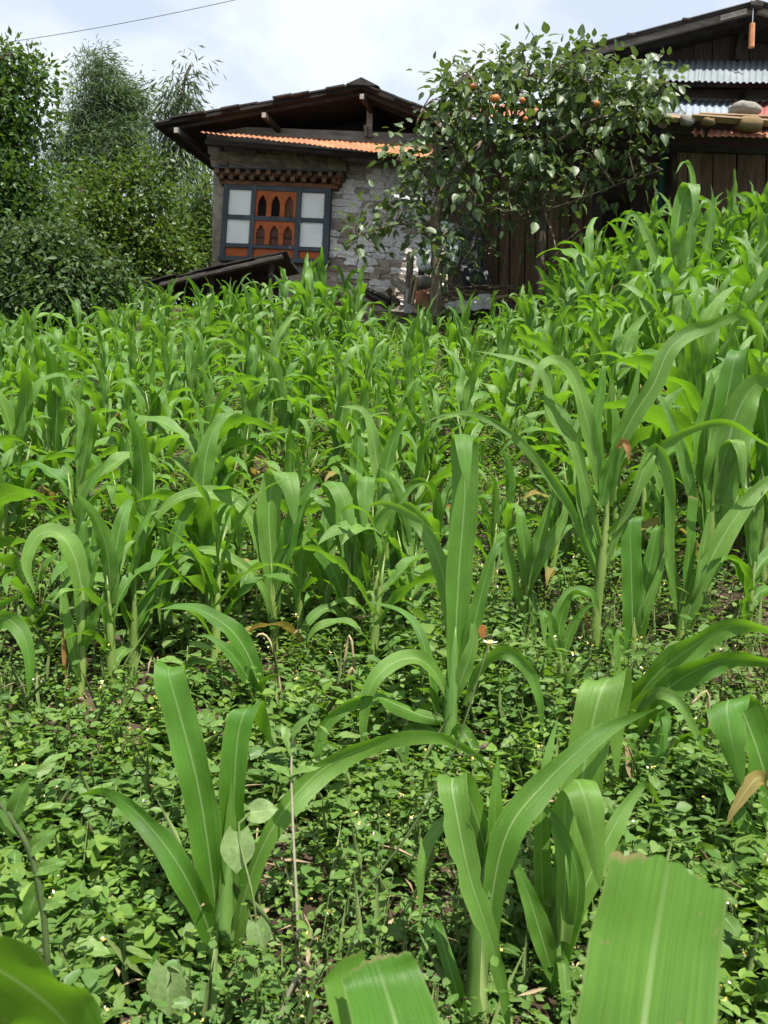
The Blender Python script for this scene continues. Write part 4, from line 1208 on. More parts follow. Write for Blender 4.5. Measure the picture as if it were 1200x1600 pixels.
def ribbon(C, S, Nn, width, r, gutter=.22, wave=.10, cut=False, cols=(-1, -.55, 0, .55, 1), torn=False, nw=None, late=False):
    n = len(C); v = np.linspace(0, 1, n)
    w = width * .5 * leaf_profile(v, cut, late)
    ph1, ph2 = r.uniform(0, 6), r.uniform(0, 6); fr = nw or r.uniform(4.5, 8.5)
    verts = []; uvs = []
    g = gutter * (1 - .75 * v) + .05 + (0 if cut else .75 * np.clip(1 - v / .14, 0, 1) ** 1.5)
    for k, u in enumerate(cols):
        ph = ph1 if u < 0 else ph2
        wv = wave * np.sin(fr * math.pi * v + ph) * (abs(u) ** 2.2) * np.clip(v * 4, 0, 1) * np.clip((1 - v) * 5, 0, 1)
        ww = w.copy()
        if abs(u) == 1 and not cut:
            ww = ww * (1 + .035 * np.sin(v * 31 + ph * 3) + .02 * np.sin(v * 77 + ph))
            if torn:
                ww = ww * (1 - .22 * (np.sin(v * 45 + ph * 5) > .72) * (v > .15))
        off = (g * abs(u) ** 1.4 + wv)
        pos = C + S * (u * ww)[:, None] + Nn * (off * w)[:, None]
        if cut:                                           # ragged cut end
            e = np.clip((v - .93) / .07, 0, 1)[:, None]
            pos = pos + (C[-1] - C[-2])[None] / (np.linalg.norm(C[-1] - C[-2]) + 1e-9) * e * (width * .035 * math.sin(u * 3.1 + 2) + width * .022 * math.sin(u * 17 + ph2) - width * .05 * max(0, u) ** 2)
        verts.append(pos); uvs.append(np.stack([np.full(n, u * .5 + .5), v], -1))
    m = len(cols)
    V = np.stack(verts, 1).reshape(-1, 3); U = np.stack(uvs, 1).reshape(-1, 2)
    a = (np.arange(n - 1)[:, None] * m + np.arange(m - 1)[None]).reshape(-1)
    Fq = np.stack([a, a + 1, a + m + 1, a + m], -1)
    return V, Fq, U
def frames(C, S0, turn):
    n = len(C)
    t = np.gradient(C, axis=0); t /= np.linalg.norm(t, axis=1, keepdims=True) + 1e-9
    S = S0 - t * np.sum(S0 * t, 1, keepdims=True)
    S /= np.linalg.norm(S, axis=1, keepdims=True) + 1e-9
    Nn = np.cross(t, S)
    c, s = np.cos(turn)[:, None], np.sin(turn)[:, None]
    S2 = S * c + Nn * s
    return S2, np.cross(t, S2)
camA = np.array(CAM); camR = np.array(cam_right)

def hero_leaf(root, way, width, mode='v', turn=0.0, mat='corn', cut=False, gutter=.42, wave=.2, seed=None, n=30, torn=False, D0=0, name='leaf', late=False):
    r = random.Random(seed if seed is not None else int(abs(way[0][0] * 13 + way[-1][1] * 7)))
    pts = [np.array(at(x, y_, D0 + d)) for x, y_, d in way]
    C = catmull(pts, n)
    tl = turn if hasattr(turn, '__len__') else [turn, turn]
    tn = np.radians(np.interp(np.linspace(0, 1, n), np.linspace(0, 1, len(tl)), tl))
    if mode == 'v':
        t = np.gradient(C, axis=0)
        S0 = np.cross(t, C - camA); S0 /= np.linalg.norm(S0, axis=1, keepdims=True) + 1e-9
    else:
        S0 = np.tile(camR, (n, 1))
    S, Nn = frames(C, S0, tn)
    flip = np.sum(Nn * (camA - C), 1).mean() < 0
    if flip: Nn = -Nn
    cols = tuple(np.linspace(-1, 1, 17)) if cut else (-1, -.75, -.4, 0, .4, .75, 1) if width > .055 else (-1, -.55, 0, .55, 1)
    V, Fq, U = ribbon(C, S, Nn, width, r, gutter, wave, cut, cols, torn, late=late)
    o = link(name, fast_mesh('maize_blade', V - np.array(root.location), Fq, M[mat], U, smooth=True), root)
    return o
def stalk(root, way, rad, D0, mat='stalk', name='stalk'):
    pts = [Vector(at(x, y_, D0 + d)) for x, y_, d in way]
    b = MB(); P2 = []; R2 = []
    n = len(pts)
    for i, p in enumerate(pts):
        P2.append(p); R2.append(rad[0] + (rad[1] - rad[0]) * i / max(1, n - 1))
    C = catmull([np.array(p) for p in P2], 14)
    rr = [(rad[0] + (rad[1] - rad[0]) * i / 13) * (1 if i < 9 else 1 - .9 * ((i - 8) / 5) ** 1.3) * .92 for i in range(14)]
    for i in (3, 7, 11): rr[i] *= 1.14
    b.tube([Vector(c) for c in C], rr, 9)
    return b.build(name, M[mat], root, smooth=True)

hero_xy = []
HSHORT = ['upright lone plant', 'tall central blade', 'torn drooping blade', 'broad folded blade', 'dark sweeping blades', 'ragged right-edge plant', 'red-tipped tall plant', 'yellow-green tall plant', 'long diagonal blade', 'two broad upright blades', 'dark arching plant', 'two bluish hanging blades', 'pale plant on bare soil', 'left-edge hanging blade', 'small leaning plant', 'light upright central blade', 'cupped-blade plant', 'slender forked seedling', 'brown-edged dying blade', 'cut-off near blade', 'bottom centre blade', 'lower left blade', 'tallest plant before the planks']
def hero(base, label, D=None, cat='maize'):
    if D is None:
        g_ = ground_at(*base)
    else:
        p = at(base[0], base[1], D); g_ = Vector((p.x, p.y, Tz(p.x, p.y)))
    g_ = Vector((g_.x, g_.y, Tz(g_.x, g_.y)))
    root = thing('maize_plant', g_, label, cat, 'maize plants of the field')
    hero_xy.append((g_.x, g_.y))
    return root, g_.y

# 1 left foreground plant
h, D = hero((348, 1505), 'young maize plant with tall upright blades standing alone in the weeds')
stalk(h, [(346, 1600, 0), (348, 1500, 0), (352, 1410, 0), (358, 1330, 0)], (.027, .02), D, 'sheath')
hero_leaf(h, [(346, 1520, .01), (335, 1400, .0), (312, 1240, -.01), (282, 1120, 0), (264, 1056, .01), (266, 1042, .03), (276, 1052, .07), (286, 1085, .09), (292, 1120, .1)], 0.0622, 'x', [0, 0, 4, 10, 14], D0=D, n=44, late=True)
hero_leaf(h, [(356, 1500, 0), (366, 1380, .01), (366, 1240, .01), (372, 1150, .02), (384, 1110, .03), (398, 1106, .09), (412, 1130, .14), (424, 1165, .17)], 0.0538, 'x', [-6, -10, -16, -24], D0=D, n=40, late=True)
hero_leaf(h, [(344, 1515, -.01), (318, 1430, -.04), (275, 1345, -.06), (215, 1272, -.03), (165, 1238, .02), (122, 1242, .06)], 0.0504, 'v', [8, -12, -25, -50], D0=D, n=36, seed=4)
hero_leaf(h, [(362, 1490, .01), (385, 1390, -.01), (428, 1290, 0), (500, 1205, .08), (590, 1162, .2), (680, 1152, .3), (745, 1180, .36), (775, 1215, .38)], 0.0521, 'v', [20, 40, 35, 30, 20], D0=D, n=44, seed=8)
hero_leaf(h, [(352, 1500, .0), (356, 1400, .0), (360, 1300, .0), (362, 1220, .0)], 0.0378, 'x', [25, 10], D0=D)
hero_leaf(h, [(345, 1525, 0), (347, 1560, -.02), (352, 1610, -.02)], 0.0378, 'x', 5, D0=D, name='sheath', cut=True)
# 2 central plant with the very tall blade
h, D = hero((702, 1200), 'maize plant with one tall broad blade rising at the field centre')
stalk(h, [(700, 1210, 0), (703, 1120, 0), (708, 1040, 0), (712, 980, 0)], (.024, .02), D, 'sheath')
hero_leaf(h, [(708, 1080, 0), (712, 990, .0), (718, 880, 0), (726, 780, 0), (726, 712, .01), (725, 680, .0), (725, 684, -.05), (727, 720, -.08), (732, 765, -.09)], 0.0722, 'x', [12, 4, -4, -8], D0=D, n=44, gutter=.3, wave=.08, late=True)
hero_leaf(h, [(708, 1050, .01), (702, 950, .02), (680, 860, .05), (640, 805, .1), (598, 786, .15), (572, 792, .2)], 0.0462, 'v', [10, 0, -15, -40], D0=D)
hero_leaf(h, [(702, 1100, 0), (684, 1058, -.02), (655, 1030, -.05), (618, 1034, -.09), (586, 1062, -.12), (570, 1108, -.13), (566, 1190, -.12)], 0.0454, 'v', [35, 30, 20, 0, -10], D0=D)
hero_leaf(h, [(706, 1128, 0), (660, 1118, -.04), (618, 1100, -.08), (575, 1086, -.12), (530, 1110, -.16), (502, 1150, -.18), (492, 1230, -.2)], 0.0521, 'v', [-10, 30, 60, 130, 175, 180], D0=D, n=44)
hero_leaf(h, [(716, 1070, 0), (738, 985, -.01), (758, 905, -.01), (774, 855, .0), (792, 836, .05)], 0.0403, 'v', [-15, -5, 20], D0=D)
hero_leaf(h, [(722, 1100, 0), (748, 1042, -.02), (786, 1018, -.04), (822, 1042, -.05), (842, 1090, -.06), (848, 1150, -.06)], 0.0403, 'v', [60, 40, 0, -10], D0=D)
hero_leaf(h, [(700, 1110, 0), (725, 1050, -.02), (740, 1000, -.02), (738, 950, -.0)], 0.0420, 'x', [-30, -10], D0=D)
hero_leaf(h, [(690, 1140, 0), (676, 1090, 0), (660, 1000, .03), (625, 955, .08), (575, 940, .12)], 0.0420, 'v', [60, 50, 50], D0=D)
hero_leaf(h, [(694, 1150, 0), (640, 1140, -.02), (628, 1200, -.06), (626, 1270, -.07)], 0.0336, 'v', [30, 0, 0], D0=D)
hero_leaf(h, [(700, 1170, 0), (720, 1140, -.03), (745, 1190, -.08), (752, 1250, -.1)], 0.0420, 'v', [40, 0, 0], D0=D)
# 3 front centre right plant with drooping torn blade
h, D = hero((745, 1600), 'maize plant with thick stalk and torn drooping blade in front')
stalk(h, [(736, 1680, 0), (742, 1580, 0), (752, 1450, 0), (765, 1350, 0), (768, 1300, 0)], (.023, .019), D, 'sheath')
hero_leaf(h, [(768, 1420, 0), (758, 1330, .03), (738, 1260, .03), (718, 1220, .01), (706, 1222, -.03), (714, 1275, -.06), (734, 1370, -.09), (764, 1460, -.11), (784, 1540, -.12), (802, 1640, -.12)], 0.0521, 'x', [0, 0, 8, 12, 10], D0=D, n=48, torn=True)
hero_leaf(h, [(756, 1440, 0), (735, 1340, .02), (708, 1288, .02), (680, 1300, 0), (660, 1350, -.02), (656, 1440, -.03)], 0.0286, 'v', [50, 30, 10, 0], D0=D)
hero_leaf(h, [(762, 1500, 0), (772, 1380, -.01), (798, 1290, -.01), (850, 1225, .02), (905, 1172, .05), (955, 1135, .08), (1028, 1106, .14)], 0.0538, 'v', [0, 14, 10, 20, 45], D0=D, n=40)
hero_leaf(h, [(764, 1450, .01), (770, 1340, .02), (774, 1250, .02), (778, 1180, .03)], 0.0403, 'x', [35, 20, 10], D0=D)
hero_leaf(h, [(758, 1460, .01), (752, 1350, .03), (745, 1270, .05), (740, 1220, .06)], 0.0370, 'x', [-30, -20], D0=D)
hero_leaf(h, [(740, 1640, -.02), (712, 1545, -.05), (690, 1470, -.02), (676, 1440, .02), (660, 1490, -.02), (652, 1540, -.02)], 0.0252, 'v', [30, 10, 0], D0=D)
# 4 plant right of it
h, D = hero((862, 1545), 'leafy maize plant with broad folded blade behind the torn one')
stalk(h, [(855, 1640, 0), (862, 1530, 0), (872, 1440, 0), (880, 1380, 0)], (.024, .019), D, 'sheath')
hero_leaf(h, [(872, 1500, 0), (885, 1390, .02), (903, 1260, .04), (922, 1150, .05), (938, 1085, .06), (954, 1060, .10), (966, 1085, .17), (964, 1150, .2), (964, 1215, .2)], 0.0773, 'x', [-5, -8, -14, -22, -30], D0=D, n=44, gutter=.15, late=True)
hero_leaf(h, [(866, 1530, 0), (850, 1420, .03), (845, 1300, .05), (852, 1200, .08), (872, 1120, .12)], 0.0378, 'x', [20, 10, 0], D0=D)
hero_leaf(h, [(878, 1470, -.02), (884, 1360, -.02), (882, 1270, -.01), (890, 1222, -.02), (906, 1226, -.07), (922, 1280, -.1), (938, 1390, -.11)], 0.0571, 'x', [10, 15, 20, 15], D0=D, n=40, late=True)
hero_leaf(h, [(868, 1540, -.02), (848, 1470, -.04), (826, 1400, -.04), (806, 1350, -.03), (800, 1320, -.02)], 0.0420, 'v', [20, 10, -20], D0=D)
hero_leaf(h, [(880, 1500, 0), (905, 1410, .01), (945, 1320, .04), (985, 1250, .08), (1010, 1225, .1), (1032, 1260, .12)], 0.0420, 'v', [10, 20, 40], D0=D)
hero_leaf(h, [(876, 1530, 0), (898, 1440, -.03), (902, 1370, -.04), (884, 1310, -.03), (850, 1260, -.02), (800, 1220, .0)], 0.0286, 'v', [-30, -10, 10], D0=D)
hero_leaf(h, [(862, 1550, -.03), (878, 1500, -.06), (884, 1560, -.1), (882, 1640, -.12)], 0.0218, 'v', [20, 0, 0], D0=D)
hero_leaf(h, [(880, 1450, 0), (893, 1350, .03), (908, 1280, .05), (930, 1220, .06)], 0.0420, 'x', [-40, -30], D0=D)
# 5 plant with broad blades to the right edge
h, D = hero((985, 1175), 'maize plant whose broad dark blades sweep towards the right edge')
stalk(h, [(985, 1190, 0), (980, 1130, 0), (978, 1100, 0)], (.022, .016), D, 'sheath')
hero_leaf(h, [(975, 1150, 0), (990, 1100, -.03), (1030, 1050, -.06), (1082, 1010, -.08), (1130, 982, -.08), (1175, 978, -.07), (1240, 1000, -.05)], .085, 'v', [20, 25, 40, 55], D0=D, n=40)
hero_leaf(h, [(985, 1150, 0), (1020, 1098, -.07), (1065, 1060, -.1), (1115, 1036, -.12), (1170, 1030, -.12), (1250, 1042, -.1)], .075, 'v', [10, 20, 40, 60], D0=D, n=40)
hero_leaf(h, [(975, 1160, 0), (985, 1115, -.05), (1020, 1083, -.1), (1058, 1095, -.14), (1085, 1140, -.17), (1108, 1190, -.18)], .036, 'v', [40, 20, 0, 0], D0=D)
hero_leaf(h, [(985, 1190, 0), (1030, 1180, -.06), (1075, 1150, -.1), (1130, 1135, -.14)], .06, 'v', [40, 50, 60], D0=D)
hero_leaf(h, [(978, 1150, 0), (968, 1080, .01), (962, 1020, .02), (966, 985, .03), (975, 1000, .06)], .036, 'x', [30, 40], D0=D)
# 6 right edge torn plant
h, D = hero((1215, 1345), 'maize plant with ragged broad blade cut by the right edge')
hero_leaf(h, [(1215, 1330, 0), (1200, 1230, 0), (1172, 1140, .0), (1150, 1096, .0), (1136, 1100, -.04), (1142, 1150, -.07), (1160, 1230, -.08)], .085, 'x', [0, 10, 20], D0=D, torn=True, n=40, late=True)
hero_leaf(h, [(1220, 1340, 0), (1215, 1240, .02), (1205, 1150, .02), (1190, 1100, .02)], .09, 'x', [-20, -20], D0=D, torn=True)
hero_leaf(h, [(1215, 1240, -.03), (1185, 1215, -.06), (1150, 1260, -.1), (1135, 1290, -.11)], .034, 'v', [0, 0], D0=D, mat='corn_yellow')
hero_leaf(h, [(1215, 1345, 0), (1180, 1320, -.05), (1155, 1270, -.05), (1130, 1220, -.0)], .05, 'v', [30, 30], D0=D)
stalk(h, [(1218, 1400, 0), (1216, 1300, 0), (1210, 1200, 0)], (.02, .012), D)
# 7 tall plant with the red-tipped leaf
h, D = hero((928, 1055), 'tall maize plant with a red curled leaf tip')
stalk(h, [(926, 1060, 0), (932, 960, 0), (943, 860, 0), (948, 790, 0), (945, 730, 0)], (.019, .013), D)
hero_leaf(h, [(948, 790, 0), (960, 715, -.02), (990, 650, -.03), (1022, 600, -.03), (1045, 548, -.02), (1078, 520, 0), (1120, 506, .03), (1160, 492, .06), (1188, 520, .08), (1190, 575, .08)], .058, 'v', [25, 25, 10, 0, 25, 45], D0=D, n=44)
hero_leaf(h, [(942, 780, 0), (925, 690, 0), (900, 600, 0), (876, 566, 0), (850, 568, -.03), (832, 605, -.05), (822, 640, -.06)], .052, 'v', [-20, -10, 30, 20, 0], D0=D, n=38)
hero_leaf(h, [(940, 850, 0), (920, 780, 0), (895, 690, .02), (862, 645, .04), (850, 590, .06), (820, 565, .08), (742, 548, .14)], .042, 'v', [-20, 0, 30, 40], D0=D, n=38)
hero_leaf(h, [(935, 900, 0), (890, 790, .02), (840, 720, .04), (790, 672, .06), (740, 648, .08), (695, 648, .1), (660, 662, .12)], .034, 'v', [-30, -20, 0, 20], D0=D, n=38)
hero_leaf(h, [(945, 760, .01), (930, 680, .02), (938, 610, .03), (945, 570, .04), (960, 600, .06)], .045, 'x', [30, 20], D0=D)
hero_leaf(h, [(950, 790, 0), (962, 720, .01), (985, 640, .02), (1000, 565, .03)], .05, 'v', [-10, 0, 10], D0=D)
hero_leaf(h, [(945, 880, 0), (985, 780, -.02), (1035, 700, -.02), (1085, 668, 0), (1140, 660, .04), (1190, 690, .08), (1230, 710, .1)], .044, 'v', [20, 30, 50, 45], D0=D, n=38)
hero_leaf(h, [(940, 790, -.02), (950, 740, -.04), (965, 700, -.06), (972, 692, -.07)], .05, 'v', [20, 10], D0=D)
hero_leaf(h, [(965, 700, -.06), (974, 689, -.07), (981, 700, -.08), (983, 722, -.08)], .022, 'v', [0, 0], D0=D, mat='corn_red', name='red_leaf_tip', n=12)
hero_leaf(h, [(948, 840, 0), (985, 790, -.03), (1005, 735, -.03), (1022, 700, -.02), (1045, 745, -.04), (1048, 860, -.04), (1058, 960, -.04)], .042, 'v', [0, 20, 10, 0], D0=D, n=38)
hero_leaf(h, [(930, 960, -.01), (925, 930, -.02), (905, 925, -.05), (878, 945, -.07), (862, 1000, -.09), (856, 1050, -.09)], .042, 'v', [40, 30, 0], D0=D)
hero_leaf(h, [(935, 900, 0), (915, 820, .02), (905, 750, .03), (915, 700, .04)], .05, 'x', [40, 10], D0=D)
# 8 tall plant at the right with broad yellow green blades
h, D = hero((1105, 965), 'tall maize plant with broad yellow-green blades near the right edge')
stalk(h, [(1100, 970, 0), (1105, 890, 0), (1112, 800, 0), (1118, 740, 0)], (.019, .016), D)
hero_leaf(h, [(1108, 850, 0), (1116, 760, 0), (1128, 670, 0), (1140, 600, 0), (1150, 556, .01), (1162, 552, .08), (1166, 600, .14)], .11, 'x', [20, 0, -10, -20], D0=D, n=34)
hero_leaf(h, [(1114, 830, 0), (1130, 730, -.02), (1150, 650, -.03), (1182, 600, -.03), (1235, 575, 0)], .15, 'v', [0, 10, 20, 50], D0=D, n=34)
hero_leaf(h, [(1116, 800, 0), (1130, 720, -.03), (1148, 686, -.05), (1160, 710, -.08), (1162, 770, -.09)], .058, 'x', [-10, 5], D0=D)
hero_leaf(h, [(1110, 800, 0), (1100, 700, .02), (1108, 620, .03), (1112, 580, .04)], .10, 'x', [0, 0], D0=D)
hero_leaf(h, [(1108, 880, 0), (1135, 850, -.03), (1172, 780, -.04), (1180, 850, -.06), (1180, 930, -.06)], .045, 'v', [20, 0], D0=D)
hero_leaf(h, [(1108, 840, 0), (1085, 780, 0), (1060, 690, .02), (1030, 620, .04), (1000, 610, .06)], .045, 'v', [-20, 0, 40], D0=D)
# 9 plant with the long diagonal blade to the right edge
h, D = hero((1062, 1015), 'maize plant with one long diagonal blade reaching the right edge')
stalk(h, [(1062, 1025, 0), (1064, 960, 0), (1066, 920, 0)], (.018, .013), D)
hero_leaf(h, [(1062, 1010, 0), (1080, 945, -.02), (1108, 880, -.03), (1145, 815, -.02), (1190, 760, .02), (1260, 715, .08)], .075, 'v', [8, 12, 15, 40], D0=D, n=36, gutter=.35)
hero_leaf(h, [(1064, 1000, 0), (1072, 920, 0), (1078, 840, 0), (1082, 776, .01)], .042, 'x', [25, 20], D0=D, cut=True)
hero_leaf(h, [(1064, 980, 0), (1050, 900, .02), (1040, 840, .04), (1050, 800, .05)], .045, 'x', [0, 30], D0=D)
hero_leaf(h, [(1066, 960, 0), (1090, 910, -.04), (1110, 800, -.02), (1140, 790, -.02)], .036, 'v', [40, 20], D0=D)
# 10 broad upright blades
h, D = hero((990, 1060), 'maize plant with two broad upright blades beside the tall stalk')
stalk(h, [(990, 1075, 0), (990, 1000, 0), (992, 960, 0)], (.018, .013), D)
hero_leaf(h, [(988, 1050, 0), (988, 960, 0), (986, 880, 0), (986, 816, .01), (996, 806, .05)], .066, 'x', [-8, -4, 0], D0=D, cut=True)
hero_leaf(h, [(992, 1040, .01), (1003, 950, .02), (1016, 880, .03), (1030, 822, .05), (1040, 840, .09)], .06, 'x', [-10, -25, -30], D0=D)
hero_leaf(h, [(990, 1050, 0), (1008, 960, -.02), (1030, 900, -.02), (1042, 850, -.01)], .04, 'v', [-40, -20], D0=D)
hero_leaf(h, [(986, 1060, 0), (970, 1010, -.02), (950, 985, -.03), (960, 1040, -.05)], .03, 'v', [30, 0], D0=D)
# 11 dark plant with arching blades
h, D = hero((428, 1020), 'dark green maize plant with blades arching to both sides')
stalk(h, [(432, 1030, 0), (426, 950, 0), (424, 880, 0)], (.018, .013), D)
hero_leaf(h, [(428, 960, 0), (424, 880, 0), (420, 800, 0), (428, 750, .01), (444, 738, -.01), (456, 770, -.05), (460, 820, -.06)], .078, 'x', [20, 10, 0, -5], D0=D, n=36, late=True)
hero_leaf(h, [(424, 930, 0), (408, 860, 0), (385, 800, 0), (340, 772, 0), (290, 774, -.01), (245, 805, -.02), (218, 860, -.03), (205, 930, -.04)], .05, 'v', [-10, 20, 35, 30, 10], D0=D, n=40)
hero_leaf(h, [(430, 930, 0), (450, 850, -.02), (465, 790, -.02), (495, 748, 0), (505, 760, .02)], .06, 'v', [-30, -10, 20], D0=D)
hero_leaf(h, [(428, 950, 0), (445, 880, .02), (452, 830, .03), (456, 800, .04)], .05, 'x', [-30, -20], D0=D)
hero_leaf(h, [(424, 990, 0), (415, 930, -.03), (380, 885, -.05), (325, 860, -.07), (275, 880, -.09), (250, 930, -.1), (252, 990, -.1)], .034, 'v', [20, 35, 20, 0], D0=D, n=36)
# 12 neighbour with hanging blade
h, D = hero((545, 1010), 'maize plant with two bluish blades hanging near the centre')
stalk(h, [(548, 1020, 0), (545, 930, 0), (548, 860, 0)], (.017, .012), D)
hero_leaf(h, [(545, 920, 0), (540, 850, .02), (528, 780, .03), (515, 752, .01), (530, 765, -.05), (546, 810, -.07), (550, 850, -.08)], .062, 'x', [10, 0, -10], D0=D, n=34, late=True)
hero_leaf(h, [(550, 900, 0), (560, 820, .02), (568, 760, .02), (572, 745, -.02), (570, 790, -.06), (568, 830, -.07)], .062, 'x', [0, 0, 0], D0=D, n=34, late=True)
hero_leaf(h, [(550, 930, 0), (575, 850, -.02), (605, 800, -.03), (640, 790, -.02), (680, 830, 0)], .05, 'v', [-10, 20, 30], D0=D)
hero_leaf(h, [(545, 960, 0), (520, 890, -.02), (490, 850, -.03), (480, 800, -.02)], .05, 'v', [10, 0, 0], D0=D)
hero_leaf(h, [(548, 940, 0), (545, 880, .03), (505, 790, .05), (460, 760, .08)], .045, 'v', [30, 30], D0=D)
hero_leaf(h, [(546, 975, -.02), (515, 950, -.06), (480, 975, -.1), (470, 1030, -.12)], .035, 'v', [40, 20, 0], D0=D, mat='corn')
# 13 left plant with pale stalk
h, D = hero((125, 1092), 'pale green maize plant standing on bare soil at the left')
stalk(h, [(124, 1095, 0), (127, 1020, 0), (129, 940, 0), (130, 880, 0)], (.016, .015), D)
hero_leaf(h, [(130, 980, 0), (126, 910, -.01), (112, 860, -.02), (88, 832, -.02), (58, 838, -.04), (42, 880, -.06), (55, 930, -.06)], .06, 'v', [-15, 10, 35, 20, 0], D0=D, n=36)
hero_leaf(h, [(130, 970, 0), (132, 900, .01), (130, 850, .02), (134, 815, .03), (140, 822, .06)], .062, 'x', [0, -10, -20], D0=D)
hero_leaf(h, [(126, 1090, 0), (115, 1020, -.03), (104, 960, -.03), (98, 925, -.03), (94, 975, -.05)], .028, 'v', [0, 0], D0=D)
hero_leaf(h, [(128, 1020, 0), (140, 980, -.03), (155, 950, -.04), (172, 940, -.04)], .034, 'v', [10, 20], D0=D)
hero_leaf(h, [(132, 960, 0), (140, 900, 0), (150, 850, .02), (148, 800, .03)], .045, 'x', [-20, -10], D0=D)
hero_leaf(h, [(98, 985, -.03), (101, 1040, -.03), (106, 1075, -.03)], .012, 'v', [0, 0], D0=D, mat='corn_red', name='red_leaf')
# 14 left edge drooping blade
h, D = hero((-70, 1150), 'maize plant outside the left edge with one hanging blade in view')
stalk(h, [(-70, 1160, 0), (-66, 1060, 0)], (.018, .014), D)
hero_leaf(h, [(-66, 1080, 0), (-40, 1000, -.02), (0, 966, -.04), (32, 985, -.06), (46, 1030, -.07), (44, 1090, -.07)], .056, 'v', [40, 35, 20, 0, 0], D0=D, n=36)
hero_leaf(h, [(-66, 1080, 0), (-40, 960, .02), (10, 940, .04), (40, 925, .06)], .05, 'v', [30, 40], D0=D)
# 15 small plant with leaning pale blades
h, D = hero((412, 1120), 'small bright maize plant leaning left beside the dry stems')
stalk(h, [(414, 1130, 0), (408, 1085, 0), (402, 1060, 0)], (.014, .011), D)
hero_leaf(h, [(405, 1090, 0), (395, 1040, 0), (368, 992, -.01), (330, 962, -.02), (290, 948, -.03), (250, 952, -.03)], .06, 'v', [10, 15, 30, 50], D0=D, n=34)
hero_leaf(h, [(406, 1100, 0), (388, 1060, -.03), (358, 1018, -.05), (325, 995, -.06), (308, 995, -.06)], .042, 'v', [10, 10, 40], D0=D)
hero_leaf(h, [(412, 1120, 0), (405, 1080, -.03), (415, 1060, -.05), (440, 1052, -.07)], .03, 'v', [20, 40], D0=D)
# 16 single upright leaf of the middle
h, D = hero((605, 905), 'maize plant with a light upright blade behind the centre')
stalk(h, [(606, 915, 0), (603, 830, 0), (600, 760, 0)], (.017, .013), D)
hero_leaf(h, [(601, 790, 0), (604, 730, 0), (614, 690, 0), (628, 658, .0), (640, 640, .02)], .055, 'v', [10, 0, 20], D0=D)
hero_leaf(h, [(600, 790, 0), (590, 730, .02), (580, 670, .04), (565, 640, .04), (530, 635, .04)], .055, 'v', [-20, 0, 40], D0=D)
hero_leaf(h, [(603, 850, 0), (588, 790, -.03), (560, 745, -.05), (530, 722, -.06)], .05, 'v', [10, 20, 40], D0=D)
hero_leaf(h, [(603, 840, 0), (625, 780, -.02), (655, 750, -.02), (680, 775, -.03)], .045, 'v', [10, 30, 10], D0=D)
# 17 plant right of centre
h, D = hero((818, 1010), 'maize plant with cupped blades on the weedy patch right of centre')
stalk(h, [(820, 1020, 0), (822, 930, 0), (822, 880, 0)], (.016, .012), D)
hero_leaf(h, [(822, 930, 0), (820, 870, 0), (815, 820, 0), (812, 798, .02), (806, 815, .06)], .055, 'x', [0, 10], D0=D)
hero_leaf(h, [(822, 930, 0), (836, 870, -.02), (852, 810, -.03), (866, 765, -.02)], .05, 'v', [20, 10, 30], D0=D)
hero_leaf(h, [(824, 920, 0), (850, 860, -.03), (880, 810, -.03), (882, 770, -.01)], .05, 'v', [-10, 0, 20], D0=D)
hero_leaf(h, [(818, 960, 0), (800, 900, -.02), (790, 850, -.03), (786, 830, -.05), (780, 880, -.08)], .04, 'v', [10, 20], D0=D)
hero_leaf(h, [(824, 960, -.02), (832, 925, -.04), (834, 980, -.08), (830, 1040, -.08)], .03, 'v', [0, 0], D0=D)
# 18 small slender plant before the tall stalk
h, D = hero((876, 1120), 'slender maize seedling with forked blades before the tall stalk')
stalk(h, [(876, 1125, 0), (877, 1060, 0), (876, 1010, 0)], (.010, .008), D)
hero_leaf(h, [(876, 1030, 0), (874, 980, 0), (885, 940, -.01), (900, 925, -.02), (925, 935, -.04)], .034, 'v', [10, 30, 40], D0=D)
hero_leaf(h, [(877, 1040, 0), (890, 990, 0), (910, 955, -.01), (935, 940, -.02)], .03, 'v', [-10, 20], D0=D)
hero_leaf(h, [(877, 1090, 0), (888, 1060, -.02), (900, 1030, -.02)], .02, 'v', [10, 10], D0=D)
hero_leaf(h, [(873, 1020, 0), (862, 975, -.02), (850, 960, -.04), (852, 1010, -.06)], .03, 'v', [20, 0], D0=D)
# 19 plant at right behind the torn leaf
h, D = hero((1012, 1290), 'maize stalk with brown-edged dying blade right of the folded one')
stalk(h, [(1005, 1345, 0), (995, 1260, 0), (988, 1180, 0)], (.011, .009), D)
hero_leaf(h, [(992, 1250, 0), (985, 1200, 0), (976, 1160, 0), (972, 1150, -.02)], .03, 'x', [30, 20], D0=D, mat='corn_dry')
hero_leaf(h, [(994, 1230, 0), (990, 1190, 0), (988, 1150, .01)], .034, 'x', [-20, -20], D0=D)
hero_leaf(h, [(1000, 1300, 0), (1020, 1200, 0), (1035, 1120, .02), (1042, 1130, -.02), (1040, 1200, -.05)], .036, 'v', [10, 0], D0=D)
hero_leaf(h, [(1003, 1320, 0), (1050, 1290, -.04), (1110, 1280, -.05), (1170, 1300, -.05)], .04, 'v', [50, 55], D0=D)
